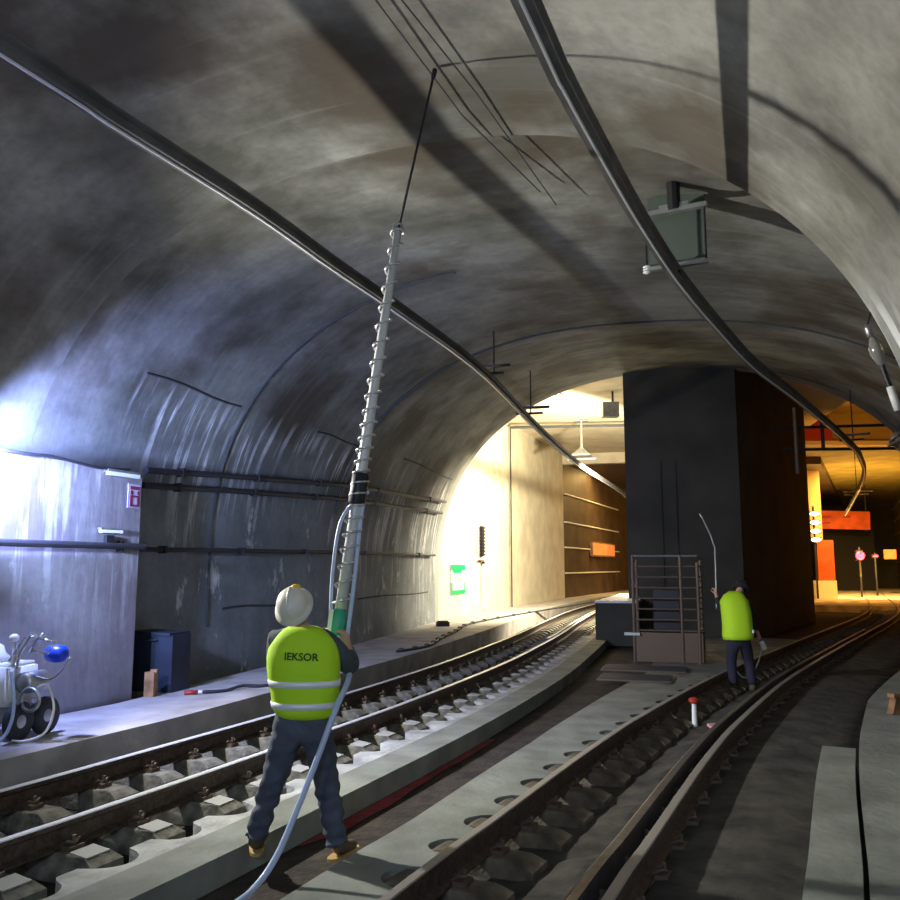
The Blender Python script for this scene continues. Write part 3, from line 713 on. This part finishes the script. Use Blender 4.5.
# lettering on the back
def text(s, size, M, m, parent, name='lettering', ext=.002, follow=None):
    cu = bpy.data.curves.new(name, 'FONT'); cu.body = s; cu.size = size; cu.align_x = 'CENTER'; cu.align_y = 'CENTER'; cu.extrude = ext; cu.offset = size * .02; cu.resolution_u = 3
    o = bpy.data.objects.new(name, cu); C.objects.link(o); dg = bpy.context.evaluated_depsgraph_get(); dg.update()
    me = bpy.data.meshes.new_from_object(o.evaluated_get(dg)); bpy.data.objects.remove(o); me.transform(M); me.materials.clear(); me.materials.append(m)
    if follow:
        for v in me.vertices: v.co = follow(v.co)
    o = bpy.data.objects.new(name, me); C.objects.link(o); o.parent = parent; return o
def on_back(co):
    x = co.x + OX; rx, ry, cx = .252, .176, -.987
    t = max(-.95, min(.95, (x - cx) / rx)); ca = abs(t) ** (1 / .85); y = 5.873 - ry * (math.sqrt(max(0, 1 - ca * ca)) ** .85) - .009
    return Vector((co.x, y - OY, co.z))
text('IEKSOR', .068, Matrix.Translation(L(-.975, 5.87, 1.315)) @ Matrix.Rotation(.04, 4, 'Y') @ Matrix.Rotation(PI / 2, 4, 'X'), m_text, v_, follow=lambda co: on_back(Vector((co.x, 0, co.z))))
for cx, cy, ang in ((-1.29, 5.985, .2), (-.735, 5.87, -.45)):
    d = Vector((-math.sin(ang), math.cos(ang), 0)); nm = 'boot'
    sk = Sk(); a = sk.add(L(cx, cy - .02, .16), .062); b = sk.add(L(cx, cy - .02, .085), (.055, .058), a)
    c = sk.add(Vector(L(cx, cy, .06)) + d * .10, (.05, .04), b); sk.add(Vector(L(cx, cy, .055)) + d * .20, (.045, .032), c); sk.add(Vector(L(cx, cy, .065)) - d * .05, (.05, .045), b)
    bt = skin(nm, sk.v, sk.e, sk.r, m_boot, W1, 2)
    bm = loft([((0, .07, .0), .050, .165), ((0, .07, .022), .052, .168)], 24)
    bmesh.ops.transform(bm, matrix=Matrix.Translation(L(cx, cy, .012)) @ Matrix.Rotation(ang, 4, 'Z'), verts=bm.verts[:])
    link('sole', bm, m_sole, bt)
hm_ = helmet(W1, L(-1.060, 5.86, 1.635), Matrix.Rotation(.95, 4, 'X') @ Matrix.Rotation(-.18, 4, 'Y'), m_helmet, 1.02)
link('lamp_battery', ell(B(), L(-1.045, 5.84, 1.765), (.036, .03, .022)), m_yellow, hm_, True)

# drill -----------------------------------------------------------------
D0 = Vector((-.80, 6.20, 1.50)); D1 = Vector((-.41, 6.40, 4.52))
DT = thing('rock_drill', 'long coil wrapped overhead drill held up towards the vault by the worker', 'drill', D0[:])
ax = (D1 - D0).normalized(); fa, fb = frame_of(ax, Vector((0, 1, 0)))
link('extension_tube', tube(B(), [(0, 0, 0), (D1 - D0) * .34, (D1 - D0) * .66, D1 - D0], .03, 14, rs=[.042, .042, .036, .030]), mat('tube_grey', (.62, .63, .62), .45, .2), DT, True)
pts = []; Lt = (D1 - D0).length; turns = 25; nn = turns * 14
def pitch(f):                                       # coils bunch together a third of the way up
    return f + .045 * math.sin(2 * PI * (f - .36)) * (1 if f > .05 else 0)
for k in range(nn + 1):
    f = k / nn; a = 2 * PI * turns * f; r = .066 - .016 * f; g = min(1, max(0, f + .05 * math.sin(2 * PI * (f - .85))))
    pts.append(ax * Lt * g + fa * math.cos(a) * r + fb * math.sin(a) * r)
link('coil_spring', tube(B(), pts, .0085, 6), mat('spring_steel', (.66, .67, .68), .3, .9), DT, True)
link('sleeve', lathe(B(), [(.05, -.12), (.064, -.10), (.064, .10), (.05, .12)], Matrix.Translation(ax * .98) @ ax.to_track_quat('Z', 'Y').to_matrix().to_4x4()), m_dark, DT, True)
link('top_eye', tube(B(), [ax * (Lt + .03) + fa * math.cos(t) * .035 + ax * math.sin(t) * .035 for t in [PI * 2 * k / 14 for k in range(15)]], .011, 8, False), m_galv, DT, True)
R1 = Vector((-.125, 6.575, 6.0))
link('drill_rod', tube(B(), [D1 - D0, R1 - D0], .011, 8), m_dark, DT, True)
link('drill_bit', lathe(B(), [(.012, -.10), (.020, -.07), (.020, 0)], Matrix.Translation(R1 - D0) @ (R1 - D1).to_track_quat('Z', 'Y').to_matrix().to_4x4(), 10), m_dark, DT)
q_ = ax.to_track_quat('Z', 'Y').to_matrix().to_4x4()
bd = link('drill_body', lathe(B(), [(.03, -.16), (.05, -.14), (.055, -.06), (.06, -.03), (.06, .04), (.045, .07), (.04, .12)], q_, 18), m_green, DT, True)
link('motor_ribs', lathe(B(), [(.052, -.135), (.06, -.13), (.052, -.12), (.06, -.11), (.052, -.10), (.06, -.09), (.052, -.08)], q_, 18), m_white, bd)
link('grip', tube(B(), smoothpts([(.02, 0, -.14), (.09, .0, -.17), (.11, -.03, -.22), (.10, -.05, -.27)], 6), .018, 10), m_dark, bd, True)
link('side_handle', tube(B(), [(-.02, 0, -.03), (-.13, .02, -.06)], .016, 10), m_white, bd, True)
link('guard', box(B(), (-.055, -.02, .0), (.03, .05, .20), 0, 0, .1), m_white, bd)
tag(link('stay_rod', tube(B(), smoothpts([Vector((-.60, 6.27, 2.45)), Vector((-.70, 6.24, 2.38)), Vector((-.80, 6.22, 2.22)), Vector((-.845, 6.20, 1.9)), Vector((-.855, 6.19, 1.58))], 8), .013, 8), m_hose, None, True), 'pale blue stay hose bowing out left of the drill tube', 'hose')
tag(link('stay_rod', tube(B(), smoothpts([Vector((-.62, 6.27, 2.52)), Vector((-.64, 6.25, 2.36)), Vector((-.66, 6.24, 2.2)), Vector((-.69, 6.2, 1.8)), Vector((-.735, 6.16, 1.36))], 8), .016, 8), m_hose, None, True), 'pale blue stay hose right of the drill tube', 'hose')
tag(link('hose', tube(B(), smoothpts([(-.70, 6.10, 1.22), (-.69, 5.88, 1.13), (-.735, 5.68, 1.0), (-.84, 5.60, .70), (-.935, 5.5, .44), (-1.03, 5.36, .20), (-1.12, 5.2, .075), (-1.2, 4.9, .07), (-1.5, 4.2, .07), (-2.2, 3.2, .07)], 8), .020, 10), m_hose, None, True), 'pale blue hose hanging from the drill down to the ground past the workers leg', 'hose')

# second worker ---------------------------------------------------------------
PX, PY = 4.62, 13.9
W2 = thing('person', 'worker in a yellow hi vis vest bending over the right track beside the pier', 'person', (PX, PY, -.1))
def K(x, y, z): return (x, y, z)
sk = Sk()
pel = sk.add(K(0, 0, .92), (.13, .11)); ab = sk.add(K(.02, .03, 1.08), (.12, .10), pel); ch = sk.add(K(.04, .10, 1.32), (.14, .11), ab); u2 = sk.add(K(.07, .17, 1.46), (.10, .08), ch)
nk = sk.add(K(.12, .25, 1.54), .05, u2); hb = sk.add(K(.16, .31, 1.59), (.062, .07), nk); sk.add(K(.19, .36, 1.65), (.07, .08), hb)
r2 = sk.chain(u2, [(K(.22, .16, 1.42), .06), (K(.32, .26, 1.18), .045), (K(.42, .34, .96), .034), (K(.44, .35, .92), .026)])
l2 = sk.chain(u2, [(K(-.09, .22, 1.45), .06), (K(-.13, .40, 1.32), .045), (K(-.16, .52, 1.5), .034), (K(-.165, .53, 1.54), .026)])
hand(sk, K(.44, .35, .92), r2, (.5, .3, -1), (-.6, .8, 0), .6); hand(sk, K(-.165, .53, 1.54), l2, (-.1, .1, 1), (-.2, 1, 0), .8, 1, -1)
sk.chain(pel, [(K(-.09, 0, .84), .09), (K(-.10, .10, .48), .06), (K(-.10, .02, .10), .04), (K(-.08, .14, .05), .035)])
sk.chain(pel, [(K(.10, 0, .84), .09), (K(.20, .14, .50), .06), (K(.20, .02, .10), .04), (K(.25, .13, .05), .035)])
skin('body', sk.v, sk.e, sk.r, m_skin, W2, 2)
sk = Sk(); pel = sk.add(K(0, 0, .90), (.17, .14)); sk.add(K(.02, .03, 1.02), (.16, .13), pel)
sk.chain(pel, [(K(-.09, .02, .80), .115), (K(-.10, .10, .48), .085), (K(-.10, .02, .12), .072)]); sk.chain(pel, [(K(.10, .02, .80), .115), (K(.20, .14, .50), .085), (K(.20, .02, .12), .072)])
m_nt = mat('navy_trousers', (.018, .018, .04), .85); skin('trousers', sk.v, sk.e, sk.r, m_nt, W2, 2)
sk = Sk(); c0 = sk.add(K(.02, .03, 1.05), (.15, .12)); c1 = sk.add(K(.04, .10, 1.32), (.16, .12), c0); c2 = sk.add(K(.07, .17, 1.46), (.12, .09), c1); sk.add(K(.11, .23, 1.53), .062, c2)
sk.chain(c2, [(K(.22, .16, 1.42), .078), (K(.32, .26, 1.18), .062), (K(.42, .34, .96), .045)]); sk.chain(c2, [(K(-.09, .22, 1.45), .078), (K(-.13, .40, 1.32), .062), (K(-.16, .52, 1.5), .045)])
skin('jacket', sk.v, sk.e, sk.r, mat('black_jacket', (.015, .017, .022), .8), W2, 2)
VS = [((.0, .01, .85), .235, .17), ((.0, .02, .92), .245, .18), ((.01, .05, 1.08), .235, .185), ((.01, .09, 1.28), .235, .185), ((.0, .13, 1.45), .225, .17), ((.01, .17, 1.55), .16, .13), ((.04, .21, 1.61), .08, .08)]
v2 = link('vest', loft(VS, 30), m_vest, W2, True)
b_ = link('reflective_tag', box(B(), (.20, -.02, .98), (.10, .14, .05), -.5), m_refl, v2); b_['label'] = 'white reflective patch'
helmet(W2, K(.20, .37, 1.66), Matrix.Rotation(-.5, 4, 'X') @ Matrix.Rotation(.4, 4, 'Y'), mat('black_helmet', (.02, .02, .022), .6), 1.0)
for x, y in ((-.10, .02), (.20, .02)):
    sk = Sk(); a = sk.add(K(x, y, .16), .06); b = sk.add(K(x, y, .08), .055, a); c = sk.add(K(x + .02, y + .12, .055), (.05, .04), b); sk.add(K(x + .03, y + .2, .05), (.045, .034), c)
    skin('boot', sk.v, sk.e, sk.r, m_boot, W2, 2)
tag(link('lance', tube(B(), smoothpts([(4.46, 14.45, 1.20), (4.47, 14.45, 1.7), (4.46, 14.4, 2.22)], 6) + [Vector((4.40, 14.4, 2.42)), Vector((4.27, 14.4, 2.72)), Vector((4.22, 14.4, 2.80))], .014, 8), m_galv, None, True), 'thin bent metal lance standing up beside the worker by the pier', 'lance')
T = thing('hand_tool', 'small tool with a pale tip held low by the worker near the rail', 'tool', (5.13, 14.3, .62))
link('tip', box(B(), (.02, 0, 0), (.07, .05, .14), 0, 0, -.4), m_white, T); link('cable_loop', tube(B(), smoothpts([(0, 0, -.05), (-.10, .02, -.35), (-.30, .02, -.52), (-.50, 0, -.30), (-.56, 0, -.05)], 8), .012, 8), m_galv, T, True)

# ---------------------------------------------------------------- machine on the left walkway
T = thing('grout_pump', 'wheeled pump with a white tank and chrome pipes on the left walkway', 'pump', (-4.12, 8.35, .3), -.25)
for y in (-.10, .12):
    wh = link('wheel', lathe(B(), [(.10, -.035), (.165, -.035), (.18, -.02), (.18, .02), (.165, .035), (.10, .035)], Matrix.Translation((.16, y * 1.6, .18)) @ Matrix.Rotation(PI / 2, 4, 'Y') @ Matrix.Rotation(.0, 4, 'X'), 26), m_rubber, T, True)
    link('rim', lathe(B(), [(.02, -.04), (.10, -.03), (.10, .03), (.02, .04)], Matrix.Translation((.16, y * 1.6, .18)) @ Matrix.Rotation(PI / 2, 4, 'Y'), 20), m_galv, wh)
bm = box(B(), (-.22, 0, .50), (.56, .42, .40)); bmesh.ops.bevel(bm, geom=bm.edges[:], offset=.04, segments=3, affect='EDGES'); link('tank', bm, m_white, T, True)
link('base_frame', box(B(), (-.22, 0, .22), (.60, .36, .14)), m_galv, T)
link('tank_lid', lathe(B(), [(.10, 0), (.11, .02), (.11, .05), (.07, .09), (.05, .15), (.02, .17)], Matrix.Translation((-.22, -.05, .70)), 18), m_white, T, True)
link('motor', lathe(B(), [(.06, -.14), (.10, -.12), (.10, .12), (.06, .14)], Matrix.Translation((.16, .0, .52)) @ Matrix.Rotation(PI / 2, 4, 'X'), 18), m_galv, T, True)
link('pressure_vessel', lathe(B(), [(.03, -.11), (.075, -.08), (.085, 0), (.075, .08), (.03, .11)], Matrix.Translation((.36, .05, .78)) @ Matrix.Rotation(PI / 2, 4, 'Y'), 18), m_blue, T, True)
link('hose_reel', tube(B(), [(.27 + .10 * math.cos(t), -.16, .38 + .10 * math.sin(t)) for t in [2 * PI * k / 20 for k in range(21)]], .018, 8, False), m_galv, T, True)
for pts in ([(.04, -.10, .62), (.10, -.12, .80), (.20, -.13, .95), (.22, -.13, .99)], [(.02, -.10, .60), (-.02, -.12, .72), (.13, -.12, .93), (.26, -.10, .96)], [(.20, -.12, .80), (.27, -.12, .92), (.34, -.12, .98)], [(.22, -.12, .82), (.40, -.12, .80), (.46, -.10, .90), (.30, -.10, .93), (.16, -.10, .88)], [(.06, -.12, .40), (.07, -.14, .65), (.06, -.12, .88)]):
    link('pipework', tube(B(), pts, .013, 8), mat('chrome', (.8, .82, .85), .2, .9) if 'chrome' not in bpy.data.materials else bpy.data.materials['chrome'], T, True)
link('valve', lathe(tube(B(), [(.02, -.12, .60), (.02, -.12, .90)], .014, 8), [(.02, 0), (.045, .01), (.045, .05), (.02, .07)], Matrix.Translation((.02, -.12, .90)), 12), m_white, T, True)
link('lever', tube(B(), smoothpts([(.22, -.05, .58), (.40, -.06, .56), (.52, -.06, .64), (.60, -.06, .76)], 6), .008, 8), m_galv, T, True)
tag(link('hose', tube(B(), smoothpts([(-4.05, 8.05, .95), (-3.98, 8.0, .7), (-3.98, 7.97, .5), (-4.05, 7.95, .36), (-4.18, 7.85, .32), (-4.32, 7.7, .32), (-4.28, 7.45, .32), (-4.02, 7.3, .30), (-3.84, 7.25, .2), (-3.62, 7.2, .0), (-3.50, 7.15, -.12)], 8), .016, 8), m_hose, None, True), 'pale hose running from the pump over the walkway edge to the rail', 'hose')
tag(link('hose', tube(B(), smoothpts([(-3.93, 8.25, .75), (-3.78, 8.2, .8), (-3.68, 8.15, .6), (-3.72, 8.1, .4), (-3.86, 8.05, .33), (-4.0, 8.05, .33)], 8), .011, 8), m_white, None, True), 'thin pale hose looping down beside the pump wheel', 'hose')

# things against the recessed wall
T = thing('cabinet', 'dark blue cabinet standing behind the edge of the wall lining', 'cabinet', (-3.82, 11.5, .3), -.3)
link('body', box(B(), (0, 0, .36), (.62, .40, .72)), m_navy, T); link('lid', box(B(), (-.02, 0, .74), (.60, .44, .04), 0, 0, .03), m_navy, T); link('handle', tube(B(), [(-.1, -.23, .66), (0, -.26, .66), (.1, -.23, .66)], .01, 6), m_dark, T)
T = thing('wooden_post', 'short upright piece of brown timber at the foot of the cabinet', 'timber', (-3.74, 10.93, .3), -.3)
link('timber', box(box(B(), (0, 0, .15), (.13, .10, .30), .1), (.03, .02, .31), (.08, .07, .04), .3), m_wood, T)
T = thing('power_plug', 'small red and white connector lying on the walkway', 'connector', (-3.27, 11.05, .3), .4)
link('plug', tube(B(), [(-.08, 0, .03), (.08, 0, .03)], .028, 10), m_redp, T, True); link('collar', tube(B(), [(.08, 0, .03), (.13, 0, .03)], .022, 10), m_white, T)
tag(link('cable', tube(B(), smoothpts([(-3.13, 11.1, .33), (-2.9, 11.3, .32), (-2.75, 11.6, .34), (-2.5, 11.75, .32), (-2.2, 12.2, .32), (-1.9, 12.6, .32)], 8), .022, 8), m_cable, None, True), 'black cable on the walkway from the red connector', 'cable')
T = thing('lead_cable', 'dark knotted cable trailing along the left walkway towards the lit bay', 'cable', (0, 0, 0))
pts = smoothpts([(-1.0, 16.4, .325), (-.45, 17.5, .325), (-.2, 19.4, .325), (.15, 21.5, .325), (.5, 24, .325), (1.5, 27, .325), (3.1, 31, .325), (4.6, 34.5, .325), (6.6, 39.5, .325)], 10)
link('cable', tube(B(), pts, .028, 8), m_cable, T, True)
for k in range(2, 62, 4): link('cable_tie', ell(B(), pts[k] + Vector((0, 0, .02)), (.07, .09, .035), 10, 6), m_cable, T, True)
tag(link('junction_box', box(box(B(), (-.2, 23.6, .36), (.34, .22, .12), .2), (-.2, 23.6, .43), (.28, .16, .04), .2), m_dark), 'small black box on the walkway at the edge of the lit bay', 'box')

# ---------------------------------------------------------------- lit left bay fittings
wd = Vector((3.04, 9.26, 0)).normalized(); wn = Vector((wd.y, -wd.x, 0)); rzw = math.atan2(wd.y, wd.x)
def bayp(y, z, off=.05):
    q = Vector((-.62, 25.6, 0)) + wd * (y - 25.6) / wd.y; return Vector((q.x, q.y, z)) + wn * off
T = thing('emergency_sign', 'green and white emergency information panel on the lit bay wall', 'sign', bayp(28.2, 1.5, .03)[:], rzw)
link('panel', box(B(), (0, 0, 0), (1.55, .03, .95)), m_sw, T)
bm = B(); box(bm, (0, -.02, .38), (1.55, .012, .19)); box(bm, (-.12, -.02, .25), (.9, .012, .10)); box(bm, (0, -.02, -.41), (1.55, .012, .13)); box(bm, (-.70, -.02, -.22), (.15, .012, .25)); box(bm, (.70, -.02, -.22), (.15, .012, .25))
link('green_print', bm, m_sg, T)
bm = B(); box(bm, (0, -.02, .11), (.5, .012, .03)); box(bm, (0, -.02, .02), (.34, .012, .05)); box(bm, (0, -.02, -.08), (.6, .012, .035))
link('small_print', bm, mat('print_olive', (.2, .3, .12), .6), T)
T = thing('signal_box', 'slim dark ribbed device with a bracket fixed to the lit bay wall', 'device', bayp(30.7, 2.8, .06)[:], rzw)
link('back_plate', box(B(), (-.35, 0, 0), (.06, .05, 1.15)), mat('pale_plate', (.7, .55, .5), .5), T)
bm = B()
for k in range(9): box(bm, (.10, -.04, .50 - k * .12), (.42, .10, .075))
box(bm, (.10, -.02, .02), (.3, .06, 1.1)); link('ribbed_body', bm, m_dark, T)
link('bracket', box(box(B(), (-.1, -.03, -.68), (.6, .08, .05)), (.2, -.03, -.75), (.2, .08, .08)), m_dark, T)
link('lead', tube(B(), smoothpts([(.15, -.02, -.8), (-.05, -.02, -.95), (-.12, -.02, -1.2), (-.1, -.02, -2.1), (.0, -.03, -2.35), (.45, -.05, -2.48)], 6), .012, 6), m_dark, T)
T = thing('ceiling_hatch', 'pale grey flat duct plate under the lit bay ceiling', 'duct', (2.9, 27.8, 7.62), -.4)
link('plate', box(B(), (0, 0, 0), (1.0, 1.3, .05), 0, .15, .12), m_galv, T); link('flange', box(B(), (.62, 0, .08), (.35, 1.2, .05), 0, 0, .6), m_bay, T)
T = thing('wall_speaker', 'small grey box hung near the top of the pier in the lit bay', 'box', (5.45, 28.5, 7.2), .0)
link('body', box(B(), (0, 0, 0), (.55, .4, .5)), m_galv, T); link('bracket', box(B(), (.1, 0, .45), (.06, .06, .5)), m_dark, T)
bd_ = Vector((5.41, 13.1, 0)).normalized(); bn = Vector((bd_.y, -bd_.x, 0))
def brn(y, z, off=.05):
    q = Vector((5.99, 44.9, 0)) + bd_ * (y - 44.9) / bd_.y; return Vector((q.x, q.y, z)) + bn * off
for z in (5.75, 4.25, 2.92, 1.58):
    struct(link('trim_7', tube(B(), [brn(44.95, z), brn(58, z), ], .045, 6), m_white))
T = thing('light_box', 'orange and cream poster box on the dark brown bay wall', 'poster', brn(51.9, 2.95, .12)[:], math.atan2(bd_.y, bd_.x))
link('frame', box(B(), (1.3, 0, 0), (6.4, .16, .85)), m_wood, T); link('panel', box(B(), (1.3, -.09, 0), (6.1, .03, .68)), m_poster, T)

# ---------------------------------------------------------------- in front of the pier
T = thing('steel_cage', 'rusty steel rung cage on the platform in front of the pier', 'cage', (4.25, 17.0, .04), -.28)
for x in (-.62, .30, .62):
    link('post', tube(B(), [(x, 0, 0), (x, 0, 2.08 if x < .5 else 1.95)], .032, 8), m_clip, T)
link('post', tube(B(), [(.68, .55, 0), (.68, .55, 2.0)], .032, 8), m_clip, T); link('post', tube(B(), [(-.58, .55, 0), (-.58, .55, 2.0)], .032, 8), m_clip, T)
for k in range(8):
    z = .62 + k * .208; o = link('rung', tube(B(), [(-.64, 0, z), (.62, 0, z)], .020, 8), m_clip if k < 7 else m_galv, T)
    link('rung', tube(B(), [(.62, 0, z), (.68, .55, z)], .018, 8), m_clip, T)
link('lower_panel', box(B(), (.02, .02, .30), (1.32, .05, .56)), m_clip, T); link('side_panel', box(B(), (.67, .28, .30), (.05, .56, .56), -.1), m_clip, T)
link('inner_tank', box(B(), (.0, .34, .8), (.5, .3, 1.2)), m_dark, T); link('foot_bracket', box(B(), (-.66, -.04, .55), (.3, .1, .05)), m_galv, T)
for k, (x, y, a) in enumerate(((3.55, 15.9, -.3), (3.1, 14.6, -.3))):
    T = thing('steel_grating', ('steel grating on the slab right in front of the cage', 'steel grating on the slab, farther from the cage')[k], 'grating', (x, y, .05), a)
    link('frame', box(B(), (0, 0, .012), (1.5 - .3 * k, .8, .02)), m_clip, T); bm = B()
    for j in range(7): box(bm, (0, -.34 + j * .113, .028), (1.45 - .3 * k, .03, .016))
    link('bars', bm, m_dark, T)
T = thing('marker_post', 'short white marker post with a red cap between the right track rails', 'post', (3.02, 10.85, -.06))
link('stem', lathe(B(), [(.035, 0), (.03, .25), (.03, .30)], n=10), m_white, T); link('cap', lathe(B(), [(.05, .29), (.065, .31), (.065, .34), (.03, .36)], n=12), m_redp, T)
tag(link('debris', box(B(), (3.20, 10.62, .0), (.16, .10, .03), .3, .2), mat('pink_rag', (.6, .3, .28), .8)), 'small pinkish scrap beside the marker post', 'scrap')
T = thing('wooden_bracket', 'orange brown timber corner piece lying on the right walkway', 'timber', (5.12, 10.1, .22), .35)
link('plank', box(B(), (.18, 0, .20), (.46, .10, .05), 0, 0, .05), m_wood, T); link('upright', box(B(), (-.0, 0, .09), (.09, .09, .20), 0, 0, .35), m_wood, T); link('upright', box(B(), (.36, 0, .09), (.09, .09, .20)), m_wood, T)
bpy.data.materials['rough_wood'].node_tree.nodes['Principled BSDF'].inputs['Roughness'].default_value = .8

# ---------------------------------------------------------------- hanging gear at the right edge
T = thing('cable_insulator', 'pale glass insulator on a rod hanging from the vault at the right edge', 'insulator', (4.63, 9.0, 4.25))
M_ = Matrix.Rotation(-.28, 4, 'Y') @ Matrix.Diagonal((.72, .72, 1, 1))
link('cap', lathe(B(), [(.02, -.05), (.045, -.03), (.05, .06), (.03, .10)], Matrix.Translation((-.06, 0, .17)) @ M_, 14), m_galv, T, True)
link('bell', lathe(B(), [(.02, -.20), (.06, -.17), (.105, -.06), (.10, .03), (.05, .12), (.02, .14)], M_, 20), m_glass, T, True)
link('rod', tube(B(), [(.05, 0, -.18), (.13, 0, -.46)], .028, 10), m_dark, T); link('sleeve', tube(B(), [(.12, 0, -.42), (.19, 0, -.68)], .04, 10), m_white, T, True)
link('hanger_wire', tube(B(), [(-.08, 0, .26), (.30, -.10, 1.50)], .010, 6), m_dark, T)
T = thing('tension_device', 'dark bundle of straps and pulleys hanging at the right edge', 'tensioner', (4.92, 9.0, 3.30))
random.seed(3)
link('pulley', lathe(B(), [(.05, -.06), (.20, -.06), (.16, 0), (.20, .06), (.05, .06)], Matrix.Translation((.08, 0, -.02)) @ Matrix.Rotation(PI / 2, 4, 'X'), 22), m_dark, T, True)
link('jaw', ell(B(), (-.10, -.05, -.08), (.14, .08, .10), M=Matrix.Rotation(.5, 4, 'Y')), m_clip, T, True)
for k in range(9):
    a = random.uniform(-.3, .3); link('strap', tube(B(), smoothpts([(-.28 + .03 * k, -.08 + .02 * k, -.10 + a * .2), (-.12 + .03 * k, -.12, .02 + a * .4), (.05 + .02 * k, -.08, .12 + a * .3), (.18, .0, .30 + .03 * k), (.30, .05, .42)], 6), .018, 7), m_dark if k % 3 else m_clip, T, True)
link('arm', tube(B(), [(.0, .0, .0), (.12, .0, .35), (1.2, -.6, .5)], .03, 8), m_dark, T)

# ---------------------------------------------------------------- orange lit right bay
def dull(y, z, px, w, h, d=.3): ...
T = thing('cream_column', 'tall cream column just right of the dark pier in the orange bay', 'column', (20.95, 48.9, 3.4), -.4)
link('shaft', box(B(), (.0, 0, 2.2), (.72, .6, 4.4)), m_cream, T); link('capital', box(B(), (0, 0, 4.3), (.95, .8, .2)), m_cream, T)
tag(link('red_panel', poly_prism(B(), [(16.7, 40.2), (18.3, 40.2), (18.3, 40.4), (16.7, 40.4)], 7.95, 8.9), m_redp), 'dark red panel under the roof right of the pier', 'panel')
T = thing('crossbeam_sign', 'orange gantry sign band across the far end of the right tunnel', 'sign', (28.1, 61.5, 5.25), -.08)
link('panel', box(B(), (.2, 0, 0), (3.8, .3, 1.30), 0, 0, .03), m_orange, T)
for x, z, a, b in ((-1.0, .22, .8, .2), (-1.0, -.2, .6, .12), (.5, .25, .5, .16)): link('red_marking', box(B(), (x, -.17, z), (a, .04, b)), m_redp, T)
for x in (-1.5, 1.9): link('drop_rod', tube(B(), [(x, 0, .6), (x, 0, 2.5)], .05, 8), m_dark, T)
T = thing('portal_opening', 'black sheet for the dark far end of the right tunnel under the orange sign', 'wall', (29.5, 64, .16)); link('backing', box(B(), (0, 0, 2.6), (4.4, .3, 5.2)), mat('dark_opening_black', (.006, .005, .005), .95), T)  # black sheet paints the shade of the unlit opening
T = thing('orange_pillar', 'orange clad pillar standing on a white base past the pier', 'pillar', (21.1, 48.4, 0), -.4)
link('cladding', box(B(), (.12, 0, 2.27), (.85, .6, 2.26)), m_orange, T); link('base', box(B(), (0, 0, .5), (1.2, .9, 1.28)), mat('white_base', (.85, .8, .65), .5), T)
for k in range(4):
    T = thing('bulkhead_lamp', ('topmost', 'second from top', 'second from bottom', 'lowest')[k] + ' of four bright bulkhead lamps stacked beside the orange pillar', 'lamp', (20.45, 47.7, 4.85 - k * .48), group='bulkhead lamps by the orange pillar')
    link('housing', box(B(), (0, .08, 0), (.62, .08, .26)), m_dark, T); link('lens', ell(B(), (0, 0, 0), (.27, .07, .11)), m_lampw, T)
tag(link('lamp_post', tube(B(), [(20.45, 47.9, 0), (20.45, 47.9, 5.3)], .06, 8), m_dark), 'post carrying the four stacked lamps beside the orange pillar', 'post')
T = thing('track_signal', 'red stop signal glowing in the far right tunnel', 'signal', (24.0, 50.2, .16))
link('post', tube(B(), [(0, 0, 0), (0, 0, 2.9)], .06, 8), m_dark, T); link('head', box(B(), (0, .05, 2.42), (.42, .16, .6)), m_dark, T)
link('lens', ell(B(), (0, -.10, 2.40), (.26, .06, .24)), m_redlens, T); link('hood', tube(B(), [(0, -.02, 2.55), (0, -.2, 2.56)], .05, 8), m_dark, T)
T = thing('marker_signal', 'smaller red light to the right of the glowing stop signal', 'signal', (26.1, 52.6, .16))
link('post', tube(B(), [(0, 0, 0), (0, 0, 2.6)], .05, 8), m_dark, T); link('lens', ell(B(), (0, -.10, 2.40), (.16, .05, .06)), m_redlens, T); link('head', box(B(), (0, .02, 2.4), (.36, .12, .24)), m_dark, T)
T = thing('wall_box', 'small orange box on the right tunnel wall beyond the signal', 'box', (28.0, 54.5, 2.7), -.4); link('body', box(B(), (0, 0, 0), (.7, .3, .6)), m_orange, T)
rd = Vector((5.4, 11.6, 0)).normalized(); rn = Vector((-rd.y, rd.x, 0))
for z in (7.0, 5.9, 4.7, 3.4, 2.3, 1.2):
    struct(link('trim_8', tube(B(), [Vector((27.6, 50, z)) + rn * .06, Vector((33, 61.6, z)) + rn * .06, Vector((42, 81, z)) + rn * .06], .04, 6), m_cream))
tag(link('conduit', tube(B(), [(9.05, 22.0, 4.3), (9.05, 22.0, 6.05)], .05, 8), m_clip), 'short vertical brown conduit at the top of the pier side', 'conduit')
tag(link('bracing', tube(tube(tube(B(), [(10.2, 23.0, 6.0), (10.2, 23.0, 5.1)], .05, 8), [(8.9, 23.2, 5.7), (12.6, 22.5, 5.7)], .04, 8), [(9.2, 23.2, 5.1), (12.6, 22.5, 5.05)], .04, 8), m_dark), 'dark steel cross bracing under the vault beyond the pier corner', 'bracing')
